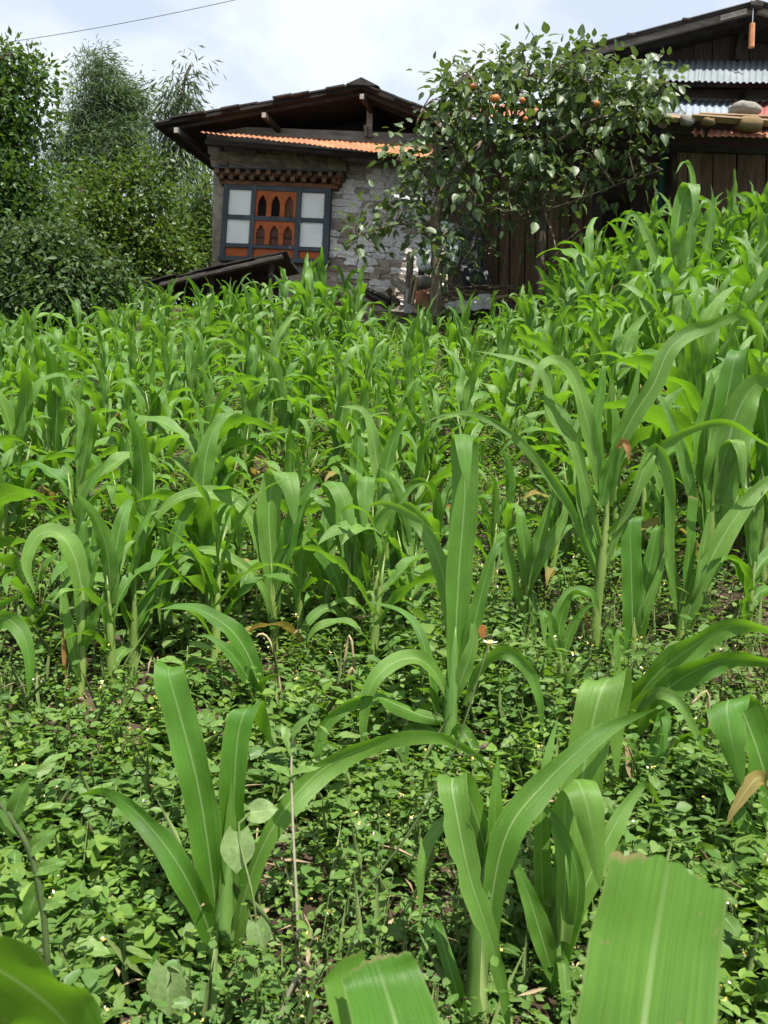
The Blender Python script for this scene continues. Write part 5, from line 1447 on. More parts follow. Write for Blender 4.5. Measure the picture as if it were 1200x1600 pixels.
# 20-22 very near blades at the lower frame edge
h, D = hero((940, 2300), 'nearest maize plant with a broad cut-off blade filling the lower right corner', D=.50)
stalk(h, [(930, 2300, 0), (960, 1950, 0), (985, 1750, .02)], (.012, .009), D)
hero_leaf(h, [(965, 1900, .0), (985, 1750, .02), (1003, 1620, .04), (1022, 1480, .06), (1038, 1390, .07), (1045, 1350, .075)], .088, 'x', [0, 4, 8], D0=D, n=40, cut=True, gutter=.08, wave=.03)
hero_leaf(h, [(960, 1850, 0), (900, 1760, .05), (800, 1700, .1)], .05, 'v', [20, 40], D0=D)
h, D = hero((650, 2300), 'nearest maize plant with a cut blade at the bottom centre edge', D=.52)
stalk(h, [(650, 2300, 0), (648, 2000, 0), (642, 1760, .02)], (.012, .009), D)
hero_leaf(h, [(650, 1850, .02), (640, 1720, .06), (624, 1620, .1), (600, 1540, .14), (585, 1500, .15)], .062, 'x', [-5, -8, -10], D0=D, n=34, cut=True, gutter=.06, wave=.04)
hero_leaf(h, [(630, 1850, .02), (585, 1700, .1), (548, 1600, .15), (538, 1530, .17), (536, 1500, .17)], .05, 'x', [55, 50, 48], D0=D, n=30, cut=True, gutter=.06, wave=.03)
h, D = hero((-60, 2200), 'nearest maize plant whose dark blade crosses the lower left corner', D=.52)
stalk(h, [(-80, 2200, 0), (-78, 1800, 0), (-70, 1650, .02)], (.012, .009), D)
hero_leaf(h, [(-110, 1500, .0), (-40, 1500, .03), (30, 1535, .06), (95, 1590, .08), (150, 1670, .09), (180, 1760, .09)], .075, 'v', [50, 52, 55, 55], D0=D, n=34, gutter=.1)

# 23 tallest plant before the plank wall
h, D = hero((1066, 500), 'tallest maize plant reaching up before the barn plank wall', D=7.6)
stalk(h, [(1052, 640, 0), (1058, 520, 0), (1066, 430, 0), (1074, 380, 0)], (.02, .014), D)
hero_leaf(h, [(1058, 470, 0), (1054, 400, 0), (1060, 340, 0), (1072, 296, 0), (1082, 286, -.03), (1087, 300, -.09), (1083, 326, -.11)], .14, 'x', [20, 10, 0, 0], D0=D, n=34, late=True)
hero_leaf(h, [(1074, 440, .02), (1080, 370, .02), (1084, 315, .02), (1080, 270, .02), (1073, 252, 0), (1064, 256, -.04), (1056, 272, -.06)], .085, 'x', [20, 0, 10, 30], D0=D, n=34)
hero_leaf(h, [(1066, 470, 0), (1076, 400, -.02), (1080, 340, -.02), (1078, 310, -.02)], .08, 'x', [-20, -10], D0=D)
hero_leaf(h, [(1062, 500, 0), (1095, 420, -.03), (1112, 340, -.03), (1108, 314, -.03), (1096, 318, -.06), (1093, 336, -.07)], .09, 'v', [10, 20, 30], D0=D)
hero_leaf(h, [(1060, 500, 0), (1030, 420, 0), (1000, 345, .02), (985, 335, .03), (975, 360, .02)], .1, 'v', [10, 20, 10], D0=D)
hero_leaf(h, [(1064, 480, 0), (1120, 400, 0), (1160, 380, .02), (1185, 400, .02)], .09, 'v', [20, 35], D0=D)
# ------------------------------------------------------------------ the many: maize plants of the field, built from shared blades
def lib_leaf(i):
    r = random.Random(100 + i)
    kind = i % 3                       # 0 upright, 1 arching, 2 drooping
    n = 18
    e0 = R({0: r.uniform(74, 86), 1: r.uniform(58, 74), 2: r.uniform(48, 66)}[kind])
    e1 = R({0: r.uniform(-75, 45), 1: r.uniform(-80, -20), 2: r.uniform(-88, -68)}[kind])
    pw = r.uniform(1.3, 2.6) if kind else r.uniform(2.2, 4.5)
    C = [np.zeros(3)]
    az = 0; daz = r.uniform(-.06, .06)
    for k in range(1, n):
        t = k / (n - 1)
        e = e0 + (e1 - e0) * t ** pw
        if kind == 2 and t > .55: e += R(12) * (t - .55)
        az += daz
        C.append(C[-1] + np.array([math.cos(e) * math.cos(az), math.cos(e) * math.sin(az), math.sin(e)]) / (n - 1))
    C = np.array(C)
    S0 = np.tile(np.array([0., 1, 0]), (n, 1))
    tw = np.linspace(0, 1, n) ** 1.5 * R(r.choice((-1, 1)) * r.uniform(5, 75))
    S, Nn = frames(C, S0, tw)
    if Nn[2][2] < 0 and False: Nn = -Nn
    Nn = np.where((Nn[3] @ np.array([-1., 0, .3])) < 0, -1, 1) * Nn
    V, Fq, U = ribbon(C, S, Nn, .165 if kind else .15, r, .3, .28, False)
    ARR.append((V, Fq, U))
    return fast_mesh('maize_leaf', V, Fq, M['corn'], U, smooth=True)
ARR = []
LIB = [lib_leaf(i) for i in range(36)]
def lib_stalk(i):
    r = random.Random(300 + i)
    b = MB(); lean = r.uniform(-.05, .05)
    pts = [Vector((lean * t * t, r.uniform(-.006, .006), t * .62)) for t in (-.06, 0, .12, .25, .4, .6, .8, 1)]
    b.tube(pts, [.016, .016, .0155, .0165, .014, .011, .006, .001], 7)
    return b.mesh('maize_stalk', M['stalk'], smooth=True)
SLIB = [lib_stalk(i) for i in range(5)]
DRYM = lib_leaf(2).copy(); DRYM.materials[0] = M['corn_yellow']
SARR = []
for me_ in SLIB:
    co = np.zeros(len(me_.vertices) * 3); me_.vertices.foreach_get('co', co)
    SARR.append((co.reshape(-1, 3), [tuple(p.vertices) for p in me_.polygons if len(p.vertices) == 4]))
MASS = {'V': [], 'F': [], 'U': [], 'M': [], 'n': 0}
def mass_add(V, F_, U, Mx, m):
    Mx = np.array(Mx)
    V = V @ Mx[:3, :3].T + Mx[:3, 3]
    MASS['V'].append(V); MASS['F'].append(np.asarray(F_) + MASS['n']); MASS['U'].append(U); MASS['M'].append(np.full(len(F_), m)); MASS['n'] += len(V)
from mathutils import Euler
def maize(x, y, hgt, label, r, mass=False):
    loc = Vector((x, y, Tz(x, y))); rot = Euler((r.uniform(-.08, .08), r.uniform(-.08, .08), 0))
    RM = Matrix.LocRotScale(loc, rot, None)
    if not mass:
        root = thing('maize_plant', loc, label, 'maize', 'maize plants of the field')
        root.rotation_euler = rot
    q = hgt
    si = r.randrange(5); ss = Vector((.75 + .35 * q, .75 + .35 * q, q * .95))
    if mass:
        mass_add(SARR[si][0], SARR[si][1], np.zeros((len(SARR[si][0]), 2)), RM @ Matrix.LocRotScale(None, None, ss), 1)
    else:
        st = link('stalk', SLIB[si], root); st.scale = ss
    az0 = r.uniform(0, 6.283)
    nl = r.choice((7, 8, 8, 9, 9))
    for k in range(nl):
        f = k / (nl - 1)
        z = q * (.08 + .44 * f)
        kind = 2 if f < .3 and r.random() < .6 else (0 if f > .72 or r.random() < .15 else (1 if r.random() < .75 else 2))
        ii = r.randrange(12) * 3 + kind
        me = LIB[ii]
        if f < .12 and r.random() < .22: me = DRYM
        L = q * (r.uniform(.38, .55) if f < .25 else r.uniform(.46, .76) if f < .8 else r.uniform(.40, .60))
        rt = Euler((r.uniform(-.12, .12), r.uniform(-.18, .12), az0 + k * math.pi + r.gauss(0, .42)))
        sc = Vector((L, L * r.uniform(.72, 1.1), L))
        if mass:
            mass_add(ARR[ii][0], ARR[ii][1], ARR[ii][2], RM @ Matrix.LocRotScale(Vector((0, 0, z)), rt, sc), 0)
        else:
            o = link('leaf', me, root, (0, 0, z)); o.rotation_euler = rt; o.scale = sc
pts = []
r = random.Random(5)
y = 2.86
while y < 10.1:
    sp_ = .225 + .008 * y
    x = -.47 * y - 1.3
    while x < .47 * y + 1.4:
        xx, yy = x + r.uniform(-.13, .13), y + r.uniform(-.15, .15)
        x += sp_ * r.uniform(.75, 1.3)
        pr = proj((xx, yy, Tz(xx, yy) + .35))
        if not (-420 < pr[0] < 1640): continue
        if min((xx - a) ** 2 + (yy - b_) ** 2 for a, b_ in hero_xy) < .17 ** 2: continue
        if xx > .12 and yy < 3.5: continue
        if yy < 3.3 and not (120 < pr[0] < 680) and r.random() < .6: continue
        if xx > .2 and yy < 4.6 and r.random() < .42: continue                  # weedy opening right of centre
        if 720 < pr[0] < 1000 and yy < 4.8 and r.random() < .25: continue
        pts.append((xx, yy))
    y += sp_ * 1.02
pts.sort(key=lambda p: p[1])
print('maize plants', len(pts))
used_labels = {}
NEAR = 254
k_ = 0
for (xx, yy) in pts:
    pr = proj((xx, yy, Tz(xx, yy) + .3))
    px = pr[0]
    shown = -50 < px < 1250
    k_ += shown
    hgt = r.choice((.5, .6, .64, .7)) + r.uniform(-.08, .1)
    if px > 820: hgt += min(.36, (px - 820) / 700)
    if yy > 7.5:
        if px > 840: hgt += .1
        if 560 < px < 770 and yy > 8: hgt = r.uniform(.38, .5)
        if 230 < px < 340 and yy > 8.6: hgt = r.uniform(.6, .78)
        if 340 <= px < 430 and yy > 8.6: hgt = r.uniform(.68, .9)
        if 430 <= px < 560 and yy > 8.8: hgt = r.uniform(.72, 1.0)
        if px < 240 and yy > 9.2: hgt = r.uniform(.5, .72)
    size = 'short' if hgt < .58 else 'tall' if hgt > .78 else 'mid-height'
    under = next(t_ for lim, t_ in ((100, 'dark left tree'), (230, 'bushy tree'), (340, 'low shed roof'), (520, 'painted window'), (640, 'whitewashed wall'), (760, 'fruit tree trunk'), (960, 'fruit tree crown'), (1060, 'green barn post'), (9999, 'barn planks')) if px < lim)
    if yy < 4.6:
        hx, hl = min(((a - xx) ** 2 + (b_ - yy) ** 2, i) for i, (a, b_) in enumerate(hero_xy))
        rel = 'behind' if yy > hero_xy[hl][1] + .25 else ('left of' if xx < hero_xy[hl][0] else 'right of')
        zone = '%s maize plant %s the %s, below the %s' % (size, rel, HSHORT[hl], under)
    else:
        band = 'lower middle' if yy < 5.6 else 'upper middle' if yy < 7.2 else 'far'
        zone = '%s maize plant in the %s rows below the %s' % (size, band, under)
    maize(xx, yy, hgt, zone, r, mass=(k_ > NEAR or not shown))
# slim plants standing singly along the front of the rows
r = random.Random(77)
for (bx, by, hg, lab) in ((175, 1085, .60, 'slim maize plant just right of the pale plant on bare soil'), (208, 1062, .55, 'thin-stalked maize plant second right of the pale plant on bare soil'), (60, 1035, .5, 'small maize plant left of the pale plant on bare soil'),
        (255, 1010, .5, 'small maize plant above the leaning bright blades'), (330, 1000, .46, 'small maize plant left of the dark arching plant'), (372, 985, .5, 'slim maize plant just left of the dark arching plant'),
        (470, 1005, .5, 'slim pale-stalked maize plant right of the dark arching plant'), (505, 990, .52, 'slim maize plant left of the two bluish hanging blades'), (578, 1012, .5, 'slim pale-stalked maize plant right of the two bluish hanging blades'),
        (612, 1000, .54, 'maize plant between the bluish hanging blades and tall central blade'), (642, 975, .48, 'slim maize plant close left of the tall central blade'), (672, 930, .55, 'maize plant behind the tall central blade on its left'),
        (765, 930, .5, 'slim maize plant behind the tall central blade on its right'), (792, 890, .5, 'small maize plant behind the cupped-blade plant'), (858, 925, .5, 'small maize plant right of the cupped-blade plant'),
        (905, 905, .55, 'maize plant left behind the red-tipped tall plant'), (1030, 930, .6, 'maize plant between the red-tipped and yellow-green tall plants'), (1165, 1010, .6, 'maize plant right of the long diagonal blade')):
    p = ground_at(bx, by)
    maize(p.x, p.y, hg, lab, r)
# lone tall plant against the plank wall
gx = at(1072, 420, 8.2)
for k, (px, D, hg) in enumerate(((920, 8.3, 1.15), (1000, 8.4, 1.1), (1150, 8.1, 1.1), (470, 9.4, 1.0), (510, 9.5, 1.05))):
    p = at(px, 480, D)
    maize(p.x, p.y, hg, ('tall maize plant at the edge of the fruit tree crown', 'tall maize plant between the green post and the planks', 'tall maize plant before the barn planks by the right edge', 'tall maize plant hiding the right post of the painted window', 'tall maize plant before the whitewashed wall beside the window')[k], r)
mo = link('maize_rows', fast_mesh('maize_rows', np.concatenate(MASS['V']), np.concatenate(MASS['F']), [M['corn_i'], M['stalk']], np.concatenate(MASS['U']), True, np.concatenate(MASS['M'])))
tag(mo, 'dense farthest rows of young maize along the top of the field', 'maize', kind='stuff')

# ------------------------------------------------------------------ weeds: the low green cover nobody could count
def weed_layer():
    Vs, Fs, Us, Ms = [], [], [], []
    base = 0
    def emit(V, F_, m):
        nonlocal base
        Vs.append(V); Fs.append(F_ + base); Ms.append(np.full(len(F_), m)); base += len(V)
    def patch(x, y):
        return np.sin(2.3 * x + 1.1 * y + .5) * np.sin(1.9 * y - 1.3 * x) + .5 * np.sin(5.3 * x - 2 * y) * np.sin(4.7 * y + 1)
    # sprigs
    for (y0, y1, dens, hmin, hmax, lmin, lmax, K, tm) in ((.7, 2.6, 700, .05, .20, .020, .056, 13, LEAFO), (2.6, 4.2, 640, .04, .17, .017, .044, 10, LEAF4), (4.2, 10.6, 300, .05, .20, .018, .046, 10, LEAF4)):
        area_w = lambda y: .95 * y + 2.8
        n = int(dens * (y1 - y0) * (area_w(y0) + area_w(y1)) / 2)
        y = nrg.uniform(y0, y1, n); x = (nrg.random(n) - .5) * area_w(y)
        pt = patch(x, y)
        keep = (pt > (-.9 if y1 < 3 else -.55)) | (nrg.random(n) < .4)
        keep &= (np.abs(x) < .475 * y + .5) | (nrg.random(n) < .55)
        # bare soil at the left where the pale plant stands
        keep &= ~(((x + .98) ** 2 / .12 + (y - 2.78) ** 2 / .02 < 1) & (nrg.random(n) < .85))
        x, y, pt = x[keep], y[keep], pt[keep]; n = len(x)
        z = T(x, y)
        h = nrg.uniform(hmin, hmax, n) * (1 + .35 * np.clip(pt, -.6, 1))
        if y0 < 1:
            for (hx_, hy_) in hero_xy[:5]:
                h = np.where((x - hx_) ** 2 + (y - hy_ + .06) ** 2 < .13 ** 2, h * .4, h)
        lean = nrg.normal(0, .25, (n, 2))
        ls = nrg.uniform(lmin, lmax, n) * (1 + .6 * (nrg.random(n) < .12)) * (.85 + .45 * np.sin(3.1 * x + 1.3) * np.sin(2.7 * y + .4))
        k = np.arange(K)[None, :]
        f = (k // 2 + 1) / (K // 2)
        hh = h[:, None] * f
        az = nrg.uniform(0, 6.28, n)[:, None] + (k // 2) * 1.57 + (k % 2) * math.pi + nrg.normal(0, .3, (n, K))
        px = x[:, None] + lean[:, :1] * hh; py = y[:, None] + lean[:, 1:] * hh; pz = z[:, None] + hh
        pos = np.stack([px, py, pz], -1).reshape(-1, 3)
        el = nrg.uniform(-.35, .6, (n, K))
        ax = np.stack([np.cos(az) * np.cos(el), np.sin(az) * np.cos(el), np.sin(el)], -1).reshape(-1, 3)
        nr = np.array([0, 0, 1.0]) + nrg.normal(0, .38, (n * K, 3))
        L = (ls[:, None] * (1.15 - .45 * f) * nrg.uniform(.7, 1.25, (n, K))).reshape(-1)
        pos = pos + ax * (L * .35)[:, None]
        V, F_, _ = scatter(pos, ax, nr, L, L * np.repeat(nrg.uniform(.42, .8, n), K), tm)
        emit(V, F_, 0)
        # stems: thin blades
        if y0 < 4:
            ax = np.stack([lean[:, 0], lean[:, 1], np.ones(n)], -1)
            V, F_, _ = scatter(np.stack([x, y, z - .01], -1), ax, rand_unit(n), h * 1.02, np.full(n, .004), LEAF2)
            emit(V, F_, 1)
        # flowers: tiny yellow-white heads
        m = nrg.random(n) < (.08 if y0 < 2.6 else .05)
        if y0 < 4:
            fp = np.stack([x + lean[:, 0] * h * 1.2, y + lean[:, 1] * h * 1.2, z + h * 1.15], -1)[m]
            fp = np.concatenate([fp, fp + nrg.normal(0, .012, fp.shape)])
            for tw in range(3):
                V, F_, _ = scatter(fp - np.array([.003, 0, 0]), rand_unit(len(fp)), rand_unit(len(fp)), np.full(len(fp), .007), np.full(len(fp), .006), LEAF4)
                emit(V, F_, 2 if tw else 3)
    # thin pale stems and grass blades poking through
    n = 1000
    y = 1.0 + 3.5 * nrg.random(n); x = (nrg.random(n) - .5) * (.95 * y + .8)
    ax = nrg.normal(0, .5, (n, 3)); ax[:, 2] = 1
    V, F_, _ = scatter(np.stack([x, y, T(x, y) + .02], -1), ax, rand_unit(n), nrg.uniform(.08, .24, n), nrg.uniform(.0015, .0035, n), LEAF2)
    emit(V, F_, 1)
    # ground-hugging small leaves filling between
    n = 46000
    y = 1.0 + 9.3 * nrg.random(n) ** 1.6; x = (nrg.random(n) - .5) * (.95 * y + .8)
    keep = patch(x, y) > -.55
    x, y = x[keep], y[keep]; n = len(x)
    pos = np.stack([x, y, T(x, y) + nrg.uniform(.005, .05, n)], -1)
    ax = rand_unit(n); ax[:, 2] *= .35
    L = nrg.uniform(.012, .03, n)
    V, F_, _ = scatter(pos, ax, np.array([0, 0, 1.]) + nrg.normal(0, .4, (n, 3)), L, L * .7, LEAF4)
    emit(V, F_, 0)
    o = link('weed_cover', fast_mesh('weed_cover', np.concatenate(Vs), np.concatenate(Fs), [M['weed'], M['weedstem'], M['flower'], M['petal']], None, False, np.concatenate(Ms)))
    tag(o, 'low green weeds with tiny yellow flowers covering the soil', 'weeds', kind='stuff')
weed_layer()
# broader toothed leaves standing a little above the carpet
def undergrowth():
    v, f, uv = heart_leaf(3, .66, .08)
    f3 = np.concatenate([f[:, [0, 1, 2]], f[:, [0, 2, 3]]])
    n, K = 430, 9
    y = .9 + 2.9 * nrg.random(n) ** .9; x = (nrg.random(n) - .5) * (.95 * y + .7)
    c = nrg.random(n) < .75                                   # most of them in clumps
    cl = np.stack([(nrg.random(34) - .5) * 2.4, 1.0 + 2.3 * nrg.random(34)], -1)[nrg.integers(0, 34, n)] + nrg.normal(0, .13, (n, 2))
    x = np.where(c, cl[:, 0], x); y = np.where(c, cl[:, 1], y)
    z = T(x, y); h = nrg.uniform(.07, .24, n)
    for (hx_, hy_) in hero_xy[:5]:
        h = np.where((x - hx_) ** 2 + (y - hy_ + .06) ** 2 < .16 ** 2, h * .3, h)
    k = np.arange(K)[None]; fr = (k // 2 + 1) / (K // 2 + 1)
    az = nrg.uniform(0, 6.28, n)[:, None] + (k // 2) * 1.57 + (k % 2) * math.pi + nrg.normal(0, .3, (n, K))
    el = nrg.uniform(-.3, .5, (n, K))
    ax = np.stack([np.cos(az) * np.cos(el), np.sin(az) * np.cos(el), np.sin(el)], -1).reshape(-1, 3)
    lean = nrg.normal(0, .2, (n, 2)); hh = h[:, None] * fr
    pos = np.stack([x[:, None] + lean[:, :1] * hh, y[:, None] + lean[:, 1:] * hh, z[:, None] + hh], -1).reshape(-1, 3)
    L = (nrg.uniform(.035, .075, n)[:, None] * (1.2 - .5 * fr) * nrg.uniform(.75, 1.2, (n, K))).reshape(-1)
    V, F_, U = scatter(pos + ax * (L * .2)[:, None], ax, np.array([0, -.1, 1.]) + nrg.normal(0, .3, (n * K, 3)), L, L * np.repeat(nrg.uniform(.7, 1.1, n), K), (v, f3))
    U = np.tile(uv, (n * K, 1))
    o = link('broadleaf_undergrowth', fast_mesh('broadleaf_undergrowth', V, F_, M['under'], U, smooth=True))
    tag(o, 'clumps of toothed broad leaves among the low weeds', 'weeds', kind='stuff')
# dry litter on the soil
def litter():
    n = 5200
    y = 1.2 + 9 * nrg.random(n) ** 1.3; x = (nrg.random(n) - .5) * (.95 * y + .8)
    pos = np.stack([x, y, T(x, y) + nrg.uniform(.012, .04, n)], -1)
    ax = rand_unit(n); ax[:, 2] *= .25
    L = nrg.uniform(.02, .12, n)
    V, F_, _ = scatter(pos, ax, np.array([0, 0, 1.]) + nrg.normal(0, .5, (n, 3)), L, nrg.uniform(.003, .012, n), LEAF2)
    up = nrg.random(n) < .12
    V = V.reshape(n, -1, 3); V[:, :, 2] += (up * nrg.uniform(.04, .13, n))[:, None]; V = V.reshape(-1, 3)
    o = link('dry_litter', fast_mesh('dry_litter', V, F_, M['dry']))
    tag(o, 'dry straw and stalk litter scattered on the soil', 'litter', kind='stuff')
litter()

# ------------------------------------------------------------------ broad-leaved weeds one can tell apart
def heart_leaf(seed, wide=.8, teeth=0.0):
    r = random.Random(seed)
    st = np.linspace(0, 1, 10); v = []; uv = []
    for i, s in enumerate(st):
        h = wide * .5 * (math.sin(math.pi * min(1, s * .93 + .12)) ** .75) * (1 - .25 * s)
        h *= 1 + (teeth if i % 2 else -teeth)
        if i == 9: h = 0
        for u in (-1, -.5, 0, .5, 1):
            back = -.08 * abs(u) ** 2 * (1 - s) ** 6 * 2
            v.append([s + back, u * h, -.16 * s * s + .16 * abs(u) * h * 1.2 + .03 * math.sin(s * 8 + u * 3 + seed)]); uv.append([u * .5 + .5, s])
    f = [[i * 5 + k, i * 5 + k + 1, i * 5 + k + 6, i * 5 + k + 5] for i in range(9) for k in range(4)]
    return np.array(v), np.array(f), np.array(uv)
def leaf_mesh2(name, seed, mat, wide=.8, teeth=0.0):
    v, f, uv = heart_leaf(seed, wide, teeth); return fast_mesh(name, v, f, mat, uv, smooth=True)
undergrowth()
BL = [leaf_mesh2('broad_leaf', i, M['broad'], .62 + .05 * (i % 3), .07) for i in range(5)]
NL = [leaf_mesh2('narrow_leaf', 20 + i, M['broad'], .42, .05) for i in range(4)]
PL = [leaf_mesh2('bean_leaf', 40 + i, M['pale'], .95, 0) for i in range(3)]
def put_leaf(root, mesh, p, axis, L, nrm=(0, -.3, 1), w=1.0, name='leaf'):
    x_ = Vector(axis).normalized(); s_ = Vector(nrm).cross(x_).normalized(); z_ = x_.cross(s_)
    o = link(name, mesh, root)
    o.matrix_local = Matrix.Translation(Vector(p) - Vector(root.location)) @ Matrix((x_, s_, z_)).transposed().to_4x4() @ Matrix.Diagonal((L, L * w, L, 1))
    return o
def broad_weed(base, hpx, label, leaves, L, lib=BL, D=None, stem=.004, r=None, cat='weed', name='broadleaf_weed', off=(0, 0)):
    r = r or random.Random(int(base[0]))
    g_ = ground_at(*base) if D is None else at(base[0], base[1], D)
    g_ = Vector((g_.x, g_.y, Tz(g_.x, g_.y)))
    H = hpx * g_.y / FPX
    root = thing(name, g_, label, cat)
    top = g_ + Vector((off[0], off[1], H))
    b = MB(); b.tube([g_, g_.lerp(top, .5) + Vector((r.uniform(-.01, .01), r.uniform(-.01, .01), 0)), top], [stem, stem * .8, stem * .5], 6); b.build('stem', M['weedstem'], root, smooth=True)
    for k in range(leaves):
        f = .25 + .75 * (k // 2 + 1) / ((leaves + 1) // 2)
        p = g_.lerp(top, min(1, f)); a = (k // 2) * 1.57 + (k % 2) * 3.14 + r.uniform(-.4, .4) + .6
        el = r.uniform(-.1, .45)
        put_leaf(root, lib[r.randrange(len(lib))], p + Vector((math.cos(a), math.sin(a), .1)) * .012, (math.cos(a) * math.cos(el), math.sin(a) * math.cos(el), math.sin(el)), L * r.uniform(.7, 1.15) * (1.15 - .4 * f))
    return root, top
broad_weed((555, 830), 150, 'pointed-leaved weed rising above the maize near the centre', 12, .13, lib=BL, stem=.006)
broad_weed((290, 1105), 95, 'large-leaved weed behind the small leaning maize plant', 9, .10)
broad_weed((345, 1110), 60, 'low toothed weed under the leaning maize blades', 8, .07)
broad_weed((845, 1190), 55, 'toothed weed left of the broad folded maize blade', 9, .075)
broad_weed((1075, 1240), 70, 'toothed weed under the dark blades at the right', 10, .085)
broad_weed((1040, 1330), 60, 'toothed weed above the cut-off near blade', 10, .08)
broad_weed((1130, 1400), 50, 'rough-leaved weed right of the cut-off near blade', 9, .07)
broad_weed((180, 1300), 70, 'leafy weed beneath the arching blade at the left', 10, .06, lib=NL)
broad_weed((60, 1330), 130, 'toothed-leaf weed at the left edge', 10, .085, lib=NL, stem=.005)
broad_weed((640, 1330), 50, 'small leafy weed left of the torn blade', 9, .05, lib=NL)
broad_weed((560, 1290), 55, 'small leafy weed beneath the long arching blade', 9, .05)
broad_weed((170, 1180), 40, 'small weed in the open patch at the left', 8, .045)
broad_weed((270, 1260), 45, 'small weed just left of the upright blades', 8, .045)
broad_weed((640, 1480), 45, 'small weed left of the thick maize stalk', 8, .05)
broad_weed((960, 1420), 40, 'small weed left of the cut-off near blade', 8, .05)
broad_weed((1170, 1520), 55, 'small weed in the lower right corner', 8, .055)
broad_weed((230, 1440), 45, 'small weed below the arching left blade', 8, .05, lib=NL)
broad_weed((110, 1460), 60, 'leafy weed above the dark corner blade', 9, .055, lib=NL)
broad_weed((470, 1420), 40, 'small weed beside the thin dry stem', 8, .045)
broad_weed((420, 1180), 45, 'toothed weed right of the upright blades', 8, .055)
broad_weed((750, 1080), 55, 'toothed weed right of the tall central blade', 9, .07)
# bean vine leaves climbing the left plant
def single(base, label, spots, name='bean_vine', D=None):
    g_ = ground_at(*base) if D is None else at(base[0], base[1], D)
    g_ = Vector((g_.x, g_.y, Tz(g_.x, g_.y)))
    root = thing(name, g_, label, 'vine')
    path = [np.array(g_)]
    for (x, y_, d, L, ax, nr) in spots:
        p = at(x, y_, g_.y + d); path.append(np.array(p))
        put_leaf(root, PL[rng.randrange(3)], p, ax, L, nr)
    C = catmull(path, 16); b = MB(); b.tube([Vector(c) for c in C], .0022, 5); b.build('stem', M['weedstem'], root)
single((270, 1590), 'pale heart-shaped bean leaf on the ground left of the upright plant', [(262, 1510, -.05, .085, (.1, -.3, -.9), (-.1, -1, .2)), (310, 1545, -.06, .05, (.6, -.2, -.6), (0, -1, .4))])
single((375, 1560), 'bean vine twining up the upright plant', [(400, 1440, -.1, .05, (.3, -.2, -.8), (0, -1, .3)), (372, 1300, -.07, .07, (.05, -.3, -.9), (.2, -1, .3)), (392, 1270, -.06, .05, (.7, -.1, .2), (-.3, -.8, .5))])
# tall flower stem with butterfly
def stemthing(name, way, D, rad, mat, label, cat):
    pts = [Vector(at(x, y_, D + d)) for x, y_, d in way]
    g_ = pts[0]
    root = thing(name, g_, label, cat)
    C = catmull([np.array(p) for p in pts], 18)
    b = MB(); n = len(C)
    b.tube([Vector(c) for c in C], [rad[0] + (rad[1] - rad[0]) * i / (n - 1) for i in range(n)], 6); b.build('stem', M[mat], root, smooth=True)
    return root, pts
def headg(root, p, r_, white=5, yellow=True):
    b = MB(); b.tube([p - Vector((0, 0, r_)), p, p + Vector((0, 0, r_ * .8))], [r_ * .5, r_, r_ * .4], 8); b.build('flower_centre', M['flower'], root)
    for k in range(white):
        a = k * 6.283 / white; d = Vector((math.cos(a), math.sin(a), .2)); s = Vector((-math.sin(a), math.cos(a), 0))
        b = MB(); q = p + d * r_ * .8; b.prism([q - s * r_ * .3, q + d * r_ * .8 - s * r_ * .55, q + d * r_ * 1.6, q + d * r_ * .8 + s * r_ * .55, q + s * r_ * .3], Vector((0, 0, -.0008))); b.build('petal', M['petal'], root)
g0 = ground_at(470, 1560)
root, pts = stemthing('flower_stem', [(430, 1610, -.05), (470, 1520, .02), (540, 1430, .05), (640, 1300, .1), (705, 1185, .12), (738, 1090, .14), (762, 1012, .15)], g0.y, (.0034, .0016), 'stemdark', 'thin wiry flower stem slanting up to the butterfly', 'flower')
headg(root, pts[-1] + Vector((.004, 0, .01)), .0065)
b = MB(); p = Vector(at(700, 1180, g0.y + .12)); b.tube([p, Vector(at(740, 1180, g0.y + .1)), Vector(at(752, 1172, g0.y + .1))], .0014, 5); b.build('side_stem', M['stemdark'], root)
bb = MB(); q = Vector(at(756, 1166, g0.y + .1)); bb.tube([q + Vector((-.008, 0, -.006)), q, q + Vector((.008, 0, .006))], [.003, .006, .002], 7); bb.build('seed_head', M['bark'], root)
bf = at(759, 994, g0.y + .145)
bfo = thing('butterfly', bf, 'orange-brown butterfly perched on the white flower', 'butterfly')
for s, tilt in ((1, .08), (-1, -.10)):
    b = MB(); w = [(0, 0), (.002, .022), (-.008, .03), (-.018, .026), (-.021, .012), (-.016, -.002), (-.008, -.006)]; w = [(a * .72, c_ * .72) for a, c_ in w]
    b.prism([Vector(bf) + Vector((x * 1.0, s * .0015 + z_ * tilt, z_ * 1.05)) for x, z_ in w], Vector((0, .0006, 0))); b.build('wing', M['butterfly'], bfo)
b = MB(); b.tube([Vector(bf) + Vector((-.010, 0, -.004)), Vector(bf) + Vector((0, 0, -.001)), Vector(bf) + Vector((.007, 0, .003))], [.0012, .002, .0015], 6); b.build('body', M['bark'], bfo)
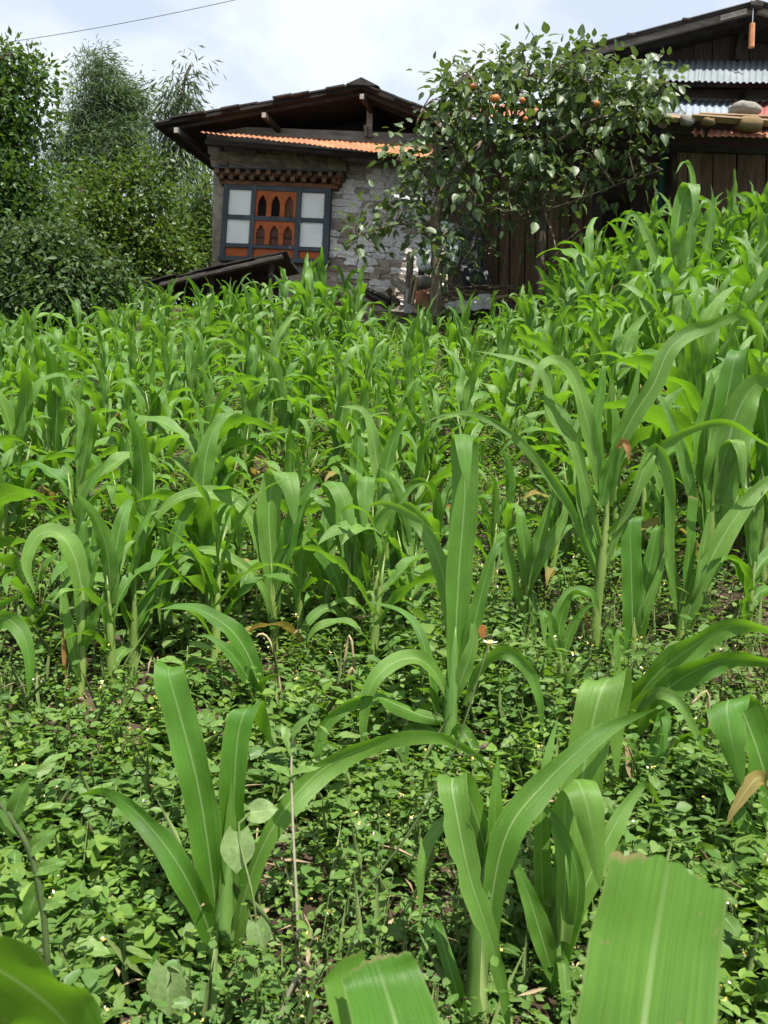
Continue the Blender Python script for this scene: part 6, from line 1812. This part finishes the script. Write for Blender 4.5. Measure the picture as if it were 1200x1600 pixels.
# thin dry vertical stem with toothed leaves
g0 = ground_at(468, 1560)
root, pts = stemthing('dry_stem', [(468, 1545, 0), (464, 1420, .02), (458, 1300, .04), (455, 1205, .06), (458, 1140, .07)], g0.y, (.0032, .002), 'stempale', 'thin pale upright stem right of the upright maize blades', 'stem')
for (x, y_, ax) in ((456, 1215, (-.6, -.2, .5)), (456, 1210, (.6, -.1, .3)), (457, 1175, (-.3, .2, .7)), (458, 1150, (.4, 0, .7))):
    put_leaf(root, NL[1], at(x, y_, g0.y + .06), ax, .06, name='leaf')
g0 = ground_at(440, 1620)
stemthing('dry_stem', [(420, 1640, 0), (448, 1560, 0), (470, 1515, .0)], g0.y, (.005, .004), 'stempale', 'short pale knotted stem at the bottom left of centre', 'stem')
# dark curved stem at the left edge
g0 = ground_at(85, 1590)
root, pts = stemthing('curved_stem', [(78, 1600, -.1), (74, 1500, -.1), (64, 1400, -.1), (42, 1320, -.1), (0, 1255, -.1), (-30, 1225, -.1)], g0.y, (.006, .005), 'stemdark', 'dark curved weed stem at the left edge', 'stem')
for (x, y_, ax, L) in ((46, 1330, (.5, -.1, .5), .07), (30, 1295, (-.4, -.1, .6), .07), (60, 1385, (-.3, 0, -.9), .085), (20, 1275, (.3, -.2, .8), .08), (66, 1415, (.6, -.1, .2), .05), (5, 1255, (.2, 0, -.9), .07), (55, 1360, (.8, 0, .3), .06)):
    put_leaf(root, NL[2], at(x, y_, g0.y - .1), ax, L, (.1, -.9, .4))
# dry bent stems
for i, (way, mat, lab) in enumerate((([(536, 1100, 0), (538, 1040, 0), (545, 995, 0), (550, 1005, -.01), (553, 1050, -.01)], 'dry', 'bent dry brown stem at the field centre'),
                               ([(556, 1120, 0), (556, 1080, 0), (552, 1045, 0), (545, 1052, -.01), (543, 1075, -.01)], 'dry', 'short bent dry stem beside the taller bent one'),
                               ([(562, 1110, 0), (563, 1075, 0), (560, 1045, 0)], 'dry', 'straight pale dry stem beside the bent stems'),
                               ([(540, 1180, 0), (580, 1150, -.02), (602, 1130, -.03)], 'dry', 'dry straw lying across the weeds near the centre'),
                               ([(440, 1085, 0), (425, 1010, 0), (410, 990, 0), (400, 996, 0)], 'dry', 'dry bent straw beside the dark maize plant'),
                               ([(924, 1060, .02), (920, 990, .03), (912, 945, .05)], 'dryred', 'reddish dead stem next to the tall stalk'),
                               ([(1103, 1190, 0), (1108, 1120, 0), (1104, 1080, 0), (1080, 1100, -.02)], 'dry', 'yellow dead straw under the dark blades at the right'),
                               ([(1110, 1185, -.05), (1130, 1205, -.07), (1145, 1215, -.08)], 'dry', 'broken brown stalk lying at the right'),
                               ([(1100, 1165, 0), (1130, 1172, 0), (1150, 1174, 0)], 'dry', 'thin straw lying behind the broken brown stalk'),
                               ([(0, 1385, -.1), (12, 1430, -.12), (8, 1475, -.12)], 'dry', 'pale dry stalk at the lower left edge'),
                               ([(0, 1080, 0), (60, 1095, -.03), (130, 1125, -.05)], 'stempale', 'pale creeping stem on the soil at the left edge'),
                               ([(1188, 1050, 0), (1183, 1090, 0)], 'dry', 'dry leaf stub at the right edge'))):
    g0 = ground_at(*way[0][:2])
    stemthing('dead_stem', way, g0.y, (.0045, .0035), mat, lab, 'stem')
